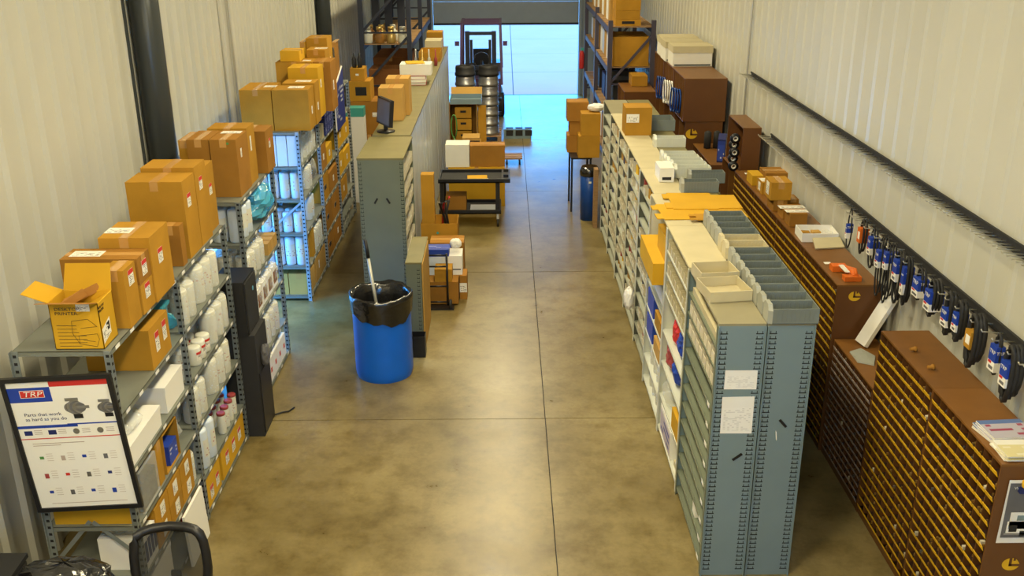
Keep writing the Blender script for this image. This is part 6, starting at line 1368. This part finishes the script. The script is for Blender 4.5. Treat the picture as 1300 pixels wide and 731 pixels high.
# ------------------------------------------------------------------ forklift in front of the door
t = thing('forklift', 'forklift with purple grey overhead guard and dark mast near the open door', 'forklift', (-0.56, 23.0, 0))
gx = 0.47
for s in (-1, 1):
    MB().bar((s*gx, -0.15, 0.75), (s*(gx-0.03), 0.0, 2.08), 0.055, 0.055, 'purple').build('guard_post', t)
    MB().bar((s*gx, 1.25, 0.95), (s*(gx-0.03), 1.05, 2.08), 0.055, 0.055, 'purple').build('guard_post', t)
    MB().box(s*(gx-0.03)-0.03, s*(gx-0.03)+0.03, -0.03, 1.08, 2.08, 2.13, 'purple').build('guard_rail', t)
    MB().box(s*0.30-0.05, s*0.30+0.05, -0.42, -0.30, 0.05, 1.98, 'rackblue').build('mast_channel', t); MB().box(s*0.21-0.03, s*0.21+0.03, -0.48, -0.40, 0.05, 1.80, 'blackmat').build('inner_mast', t)
    MB().box(s*0.55-0.05, s*0.55+0.05, -0.02, 0.02, 1.62, 1.72, 'purple').build('side_lamp', t)
    MB().box(s*0.22-0.06, s*0.22+0.06, -1.25, -0.50, 0.06, 0.10, 'black').build('fork', t)
    MB().lathe([(0.22, -0.09), (0.28, -0.07), (0.28, 0.07), (0.22, 0.09)], 'rubber', n=24, axis='x', c=(s*0.44, 0.0, 0.28)).build('wheel', t); MB().lathe([(0.18, -0.08), (0.23, -0.06), (0.23, 0.06), (0.18, 0.08)], 'rubber', n=24, axis='x', c=(s*0.40, 1.45, 0.23)).build('wheel', t)
for k in range(6): MB().box(-gx+0.03, gx-0.03, 0.0+k*0.2, 0.04+k*0.2, 2.10, 2.125, 'purple').build('guard_slat', t)
for z in (0.5, 1.15, 1.90): MB().box(-0.30, 0.30, -0.40, -0.34, z, z+0.07, 'rackblue').build('mast_crossbar', t)
MB().box(-0.45, 0.45, 0.1, 1.75, 0.18, 0.85, 'purple').build('body', t); MB().box(-0.43, 0.43, 1.30, 1.95, 0.3, 1.05, 'skin_grey').build('counterweight', t)
MB().box(-0.46, 0.46, -0.56, -0.49, 0.45, 0.52, 'black').box(-0.46, 0.46, -0.56, -0.49, 0.12, 0.20, 'black').build('fork_carriage', t)
MB().box(-0.24, 0.24, 0.62, 1.08, 0.85, 0.97, 'black').build('seat', t); MB().box(-0.22, 0.22, 1.02, 1.14, 0.95, 1.42, 'black').build('seat_back', t)
pts = [(0.18*math.cos(2*math.pi*k/20), 0.28+0.06*math.sin(2*math.pi*k/20), 1.25+0.17*math.sin(2*math.pi*k/20)) for k in range(20)]
MB().tube(pts, 0.02, 'black', 6, True).build('steering_wheel', t); MB().tube([(0, 0.2, 0.85), (0, 0.28, 1.25)], 0.03, 'black', 8).build('steering_column', t)
MB().lathe([(0.05, 0.0), (0.05, 0.6)], 'castiron', n=12, c=(0, -0.36, 0.5)).build('lift_cylinder', t)

# ------------------------------------------------------------------ office corner in the lower left
dt = thing('desk', 'dark desk edge in the bottom left corner', 'desk', (-2.84, 4.55, 0))
MB().box(-0.48, 0.50, -0.35, 0.37, 0.70, 0.73, 'blackmat').build('desk_top', dt)
for (x, y) in ((-0.44, -0.3), (-0.44, 0.32), (0.46, -0.3), (0.46, 0.32)): MB().box(x-0.025, x+0.025, y-0.025, y+0.025, 0, 0.70, 'black').build('leg', dt)
p = PZ(22, 716, 0.733)
pr = thing('printer', 'black desktop device in the bottom left corner', 'printer', (-3.07, 4.78, 0.732)); MB().box(-0.2, 0.17, -0.2, 0.16, 0, 0.10, 'black').build('body', pr); MB().slab((-0.21, -0.14, 0.11), (0.16, -0.14, 0.11), (0.18, 0.17, 0.15), (-0.19, 0.17, 0.15), 0.03, 'blackmat').build('lid', pr)
bg_ = bag_lump('black_bag', 'glossy black plastic bag heaped on the desk in the lower left', 'bag', (-2.60, 4.80, 0.732), 0.58, 0.26, 0.19, 'bag', 160)
ph_ = thing('colour_packet', 'small colourful printed packet lying before the black bag', 'packet', (-2.76, 4.64, 0.732), 0.2); MB().box(-0.08, 0.08, -0.03, 0.03, 0, 0.012, 'black').build('body', ph_)
for k, m in enumerate(('orange', 'red', 'steel_blu', 'paper_w')): MB().box(-0.07+k*0.035, -0.04+k*0.035, -0.02, 0.02, 0.012, 0.014, m).build('colour_patch', ph_)
carton('white carton on the floor between desk and office chair', -2.40, -2.16, 5.30, 5.62, 0.0005, 0.33, 'paper_w', tape='x') if False else None
t = plain_box('white_carton', 'low white carton on bottom shelf of the near rack behind the chair', 'box', -2.74, -2.40, 5.45, 5.86, 0.05, 0.33, 'paper_w')
# mesh office chair
ch = thing('office_chair', 'black mesh back office chair at the lower left edge', 'chair', (-2.03, 4.86, 0), rad(4))
MB().lathe([(0.03, 0.08), (0.03, 0.40)], 'black', n=12, c=(0, -0.22, 0)).build('gas_lift', ch)
for k in range(5):
    a = 2*math.pi*k/5+0.3; e = (0.30*math.cos(a), -0.22+0.30*math.sin(a), 0.07)
    MB().bar((0, -0.22, 0.10), e, 0.05, 0.035, 'black').build('foot', ch); MB().lathe([(0.02, -0.02), (0.03, -0.015), (0.03, 0.015), (0.02, 0.02)], 'rubber', n=10, axis='x', c=(e[0], e[1], 0.031)).build('caster', ch)
st_ = MB(); nn = 20
prof = [(math.copysign(abs(math.cos(2*math.pi*k/nn))**0.6, math.cos(2*math.pi*k/nn))*0.24, -0.22+math.copysign(abs(math.sin(2*math.pi*k/nn))**0.6, math.sin(2*math.pi*k/nn))*0.23) for k in range(nn)]
for (z, s_) in ((0.40, 0.9), (0.42, 1.0), (0.47, 1.0), (0.49, 0.9)): st_.v += [(x*s_, -0.22+(y+0.22)*s_, z) for (x, y) in prof]
for i in range(3):
    for k in range(nn): st_.face([i*nn+k, i*nn+(k+1) % nn, (i+1)*nn+(k+1) % nn, (i+1)*nn+k], 'blackmat', True)
st_.face(list(range(nn))[::-1], 'blackmat'); st_.face([3*nn+k for k in range(nn)], 'blackmat'); st_.build('seat', ch)
W2 = 0.215
def bp(u, v):            # back outline: u -1..1, v 0..1 up; shell curves towards the sitter at the sides
    return Vector((u*W2*(0.82+0.18*math.sin(math.pi*min(1, v*0.9))), 0.10+0.05*v-0.05*u*u, 0.52+0.50*v))
out = [bp(-0.7, 0), bp(-0.95, 0.12)]+[bp(-1, v) for v in (0.3, 0.5, 0.7, 0.85)]+[bp(-0.95, 0.94), bp(-0.8, 0.985), bp(-0.5, 1.0), bp(0, 1.005), bp(0.5, 1.0), bp(0.8, 0.985), bp(0.95, 0.94)]+[bp(1, v) for v in (0.85, 0.7, 0.5, 0.3)]+[bp(0.95, 0.12), bp(0.7, 0)]
MB().tube(out, 0.029, 'black', 8, True).build('back_frame', ch)
ms = MB(); NU, NV = 8, 8
for j in range(NV+1):
    for i in range(NU+1):
        v = 0.02+0.96*j/NV; u = -0.96+1.92*i/NU
        if v > 0.9: u *= 0.93
        ms.v.append(tuple(bp(u, v)))
for j in range(NV):
    for i in range(NU): ms.face([j*(NU+1)+i, j*(NU+1)+i+1, (j+1)*(NU+1)+i+1, (j+1)*(NU+1)+i], 'mesh_fab', True)
ms.build('mesh_back', ch)
MB().bar((0, 0.05, 0.42), (0, 0.16, 0.70), 0.06, 0.025, 'black').build('back_support', ch)
for s in (-1, 1):
    MB().tube([(s*0.25, -0.2, 0.43), (s*0.29, -0.18, 0.5), (s*0.29, -0.15, 0.64)], 0.018, 'black', 8).build('arm_post', ch); MB().box(s*0.29-0.035, s*0.29+0.035, -0.30, -0.04, 0.64, 0.67, 'black').build('arm_pad', ch)
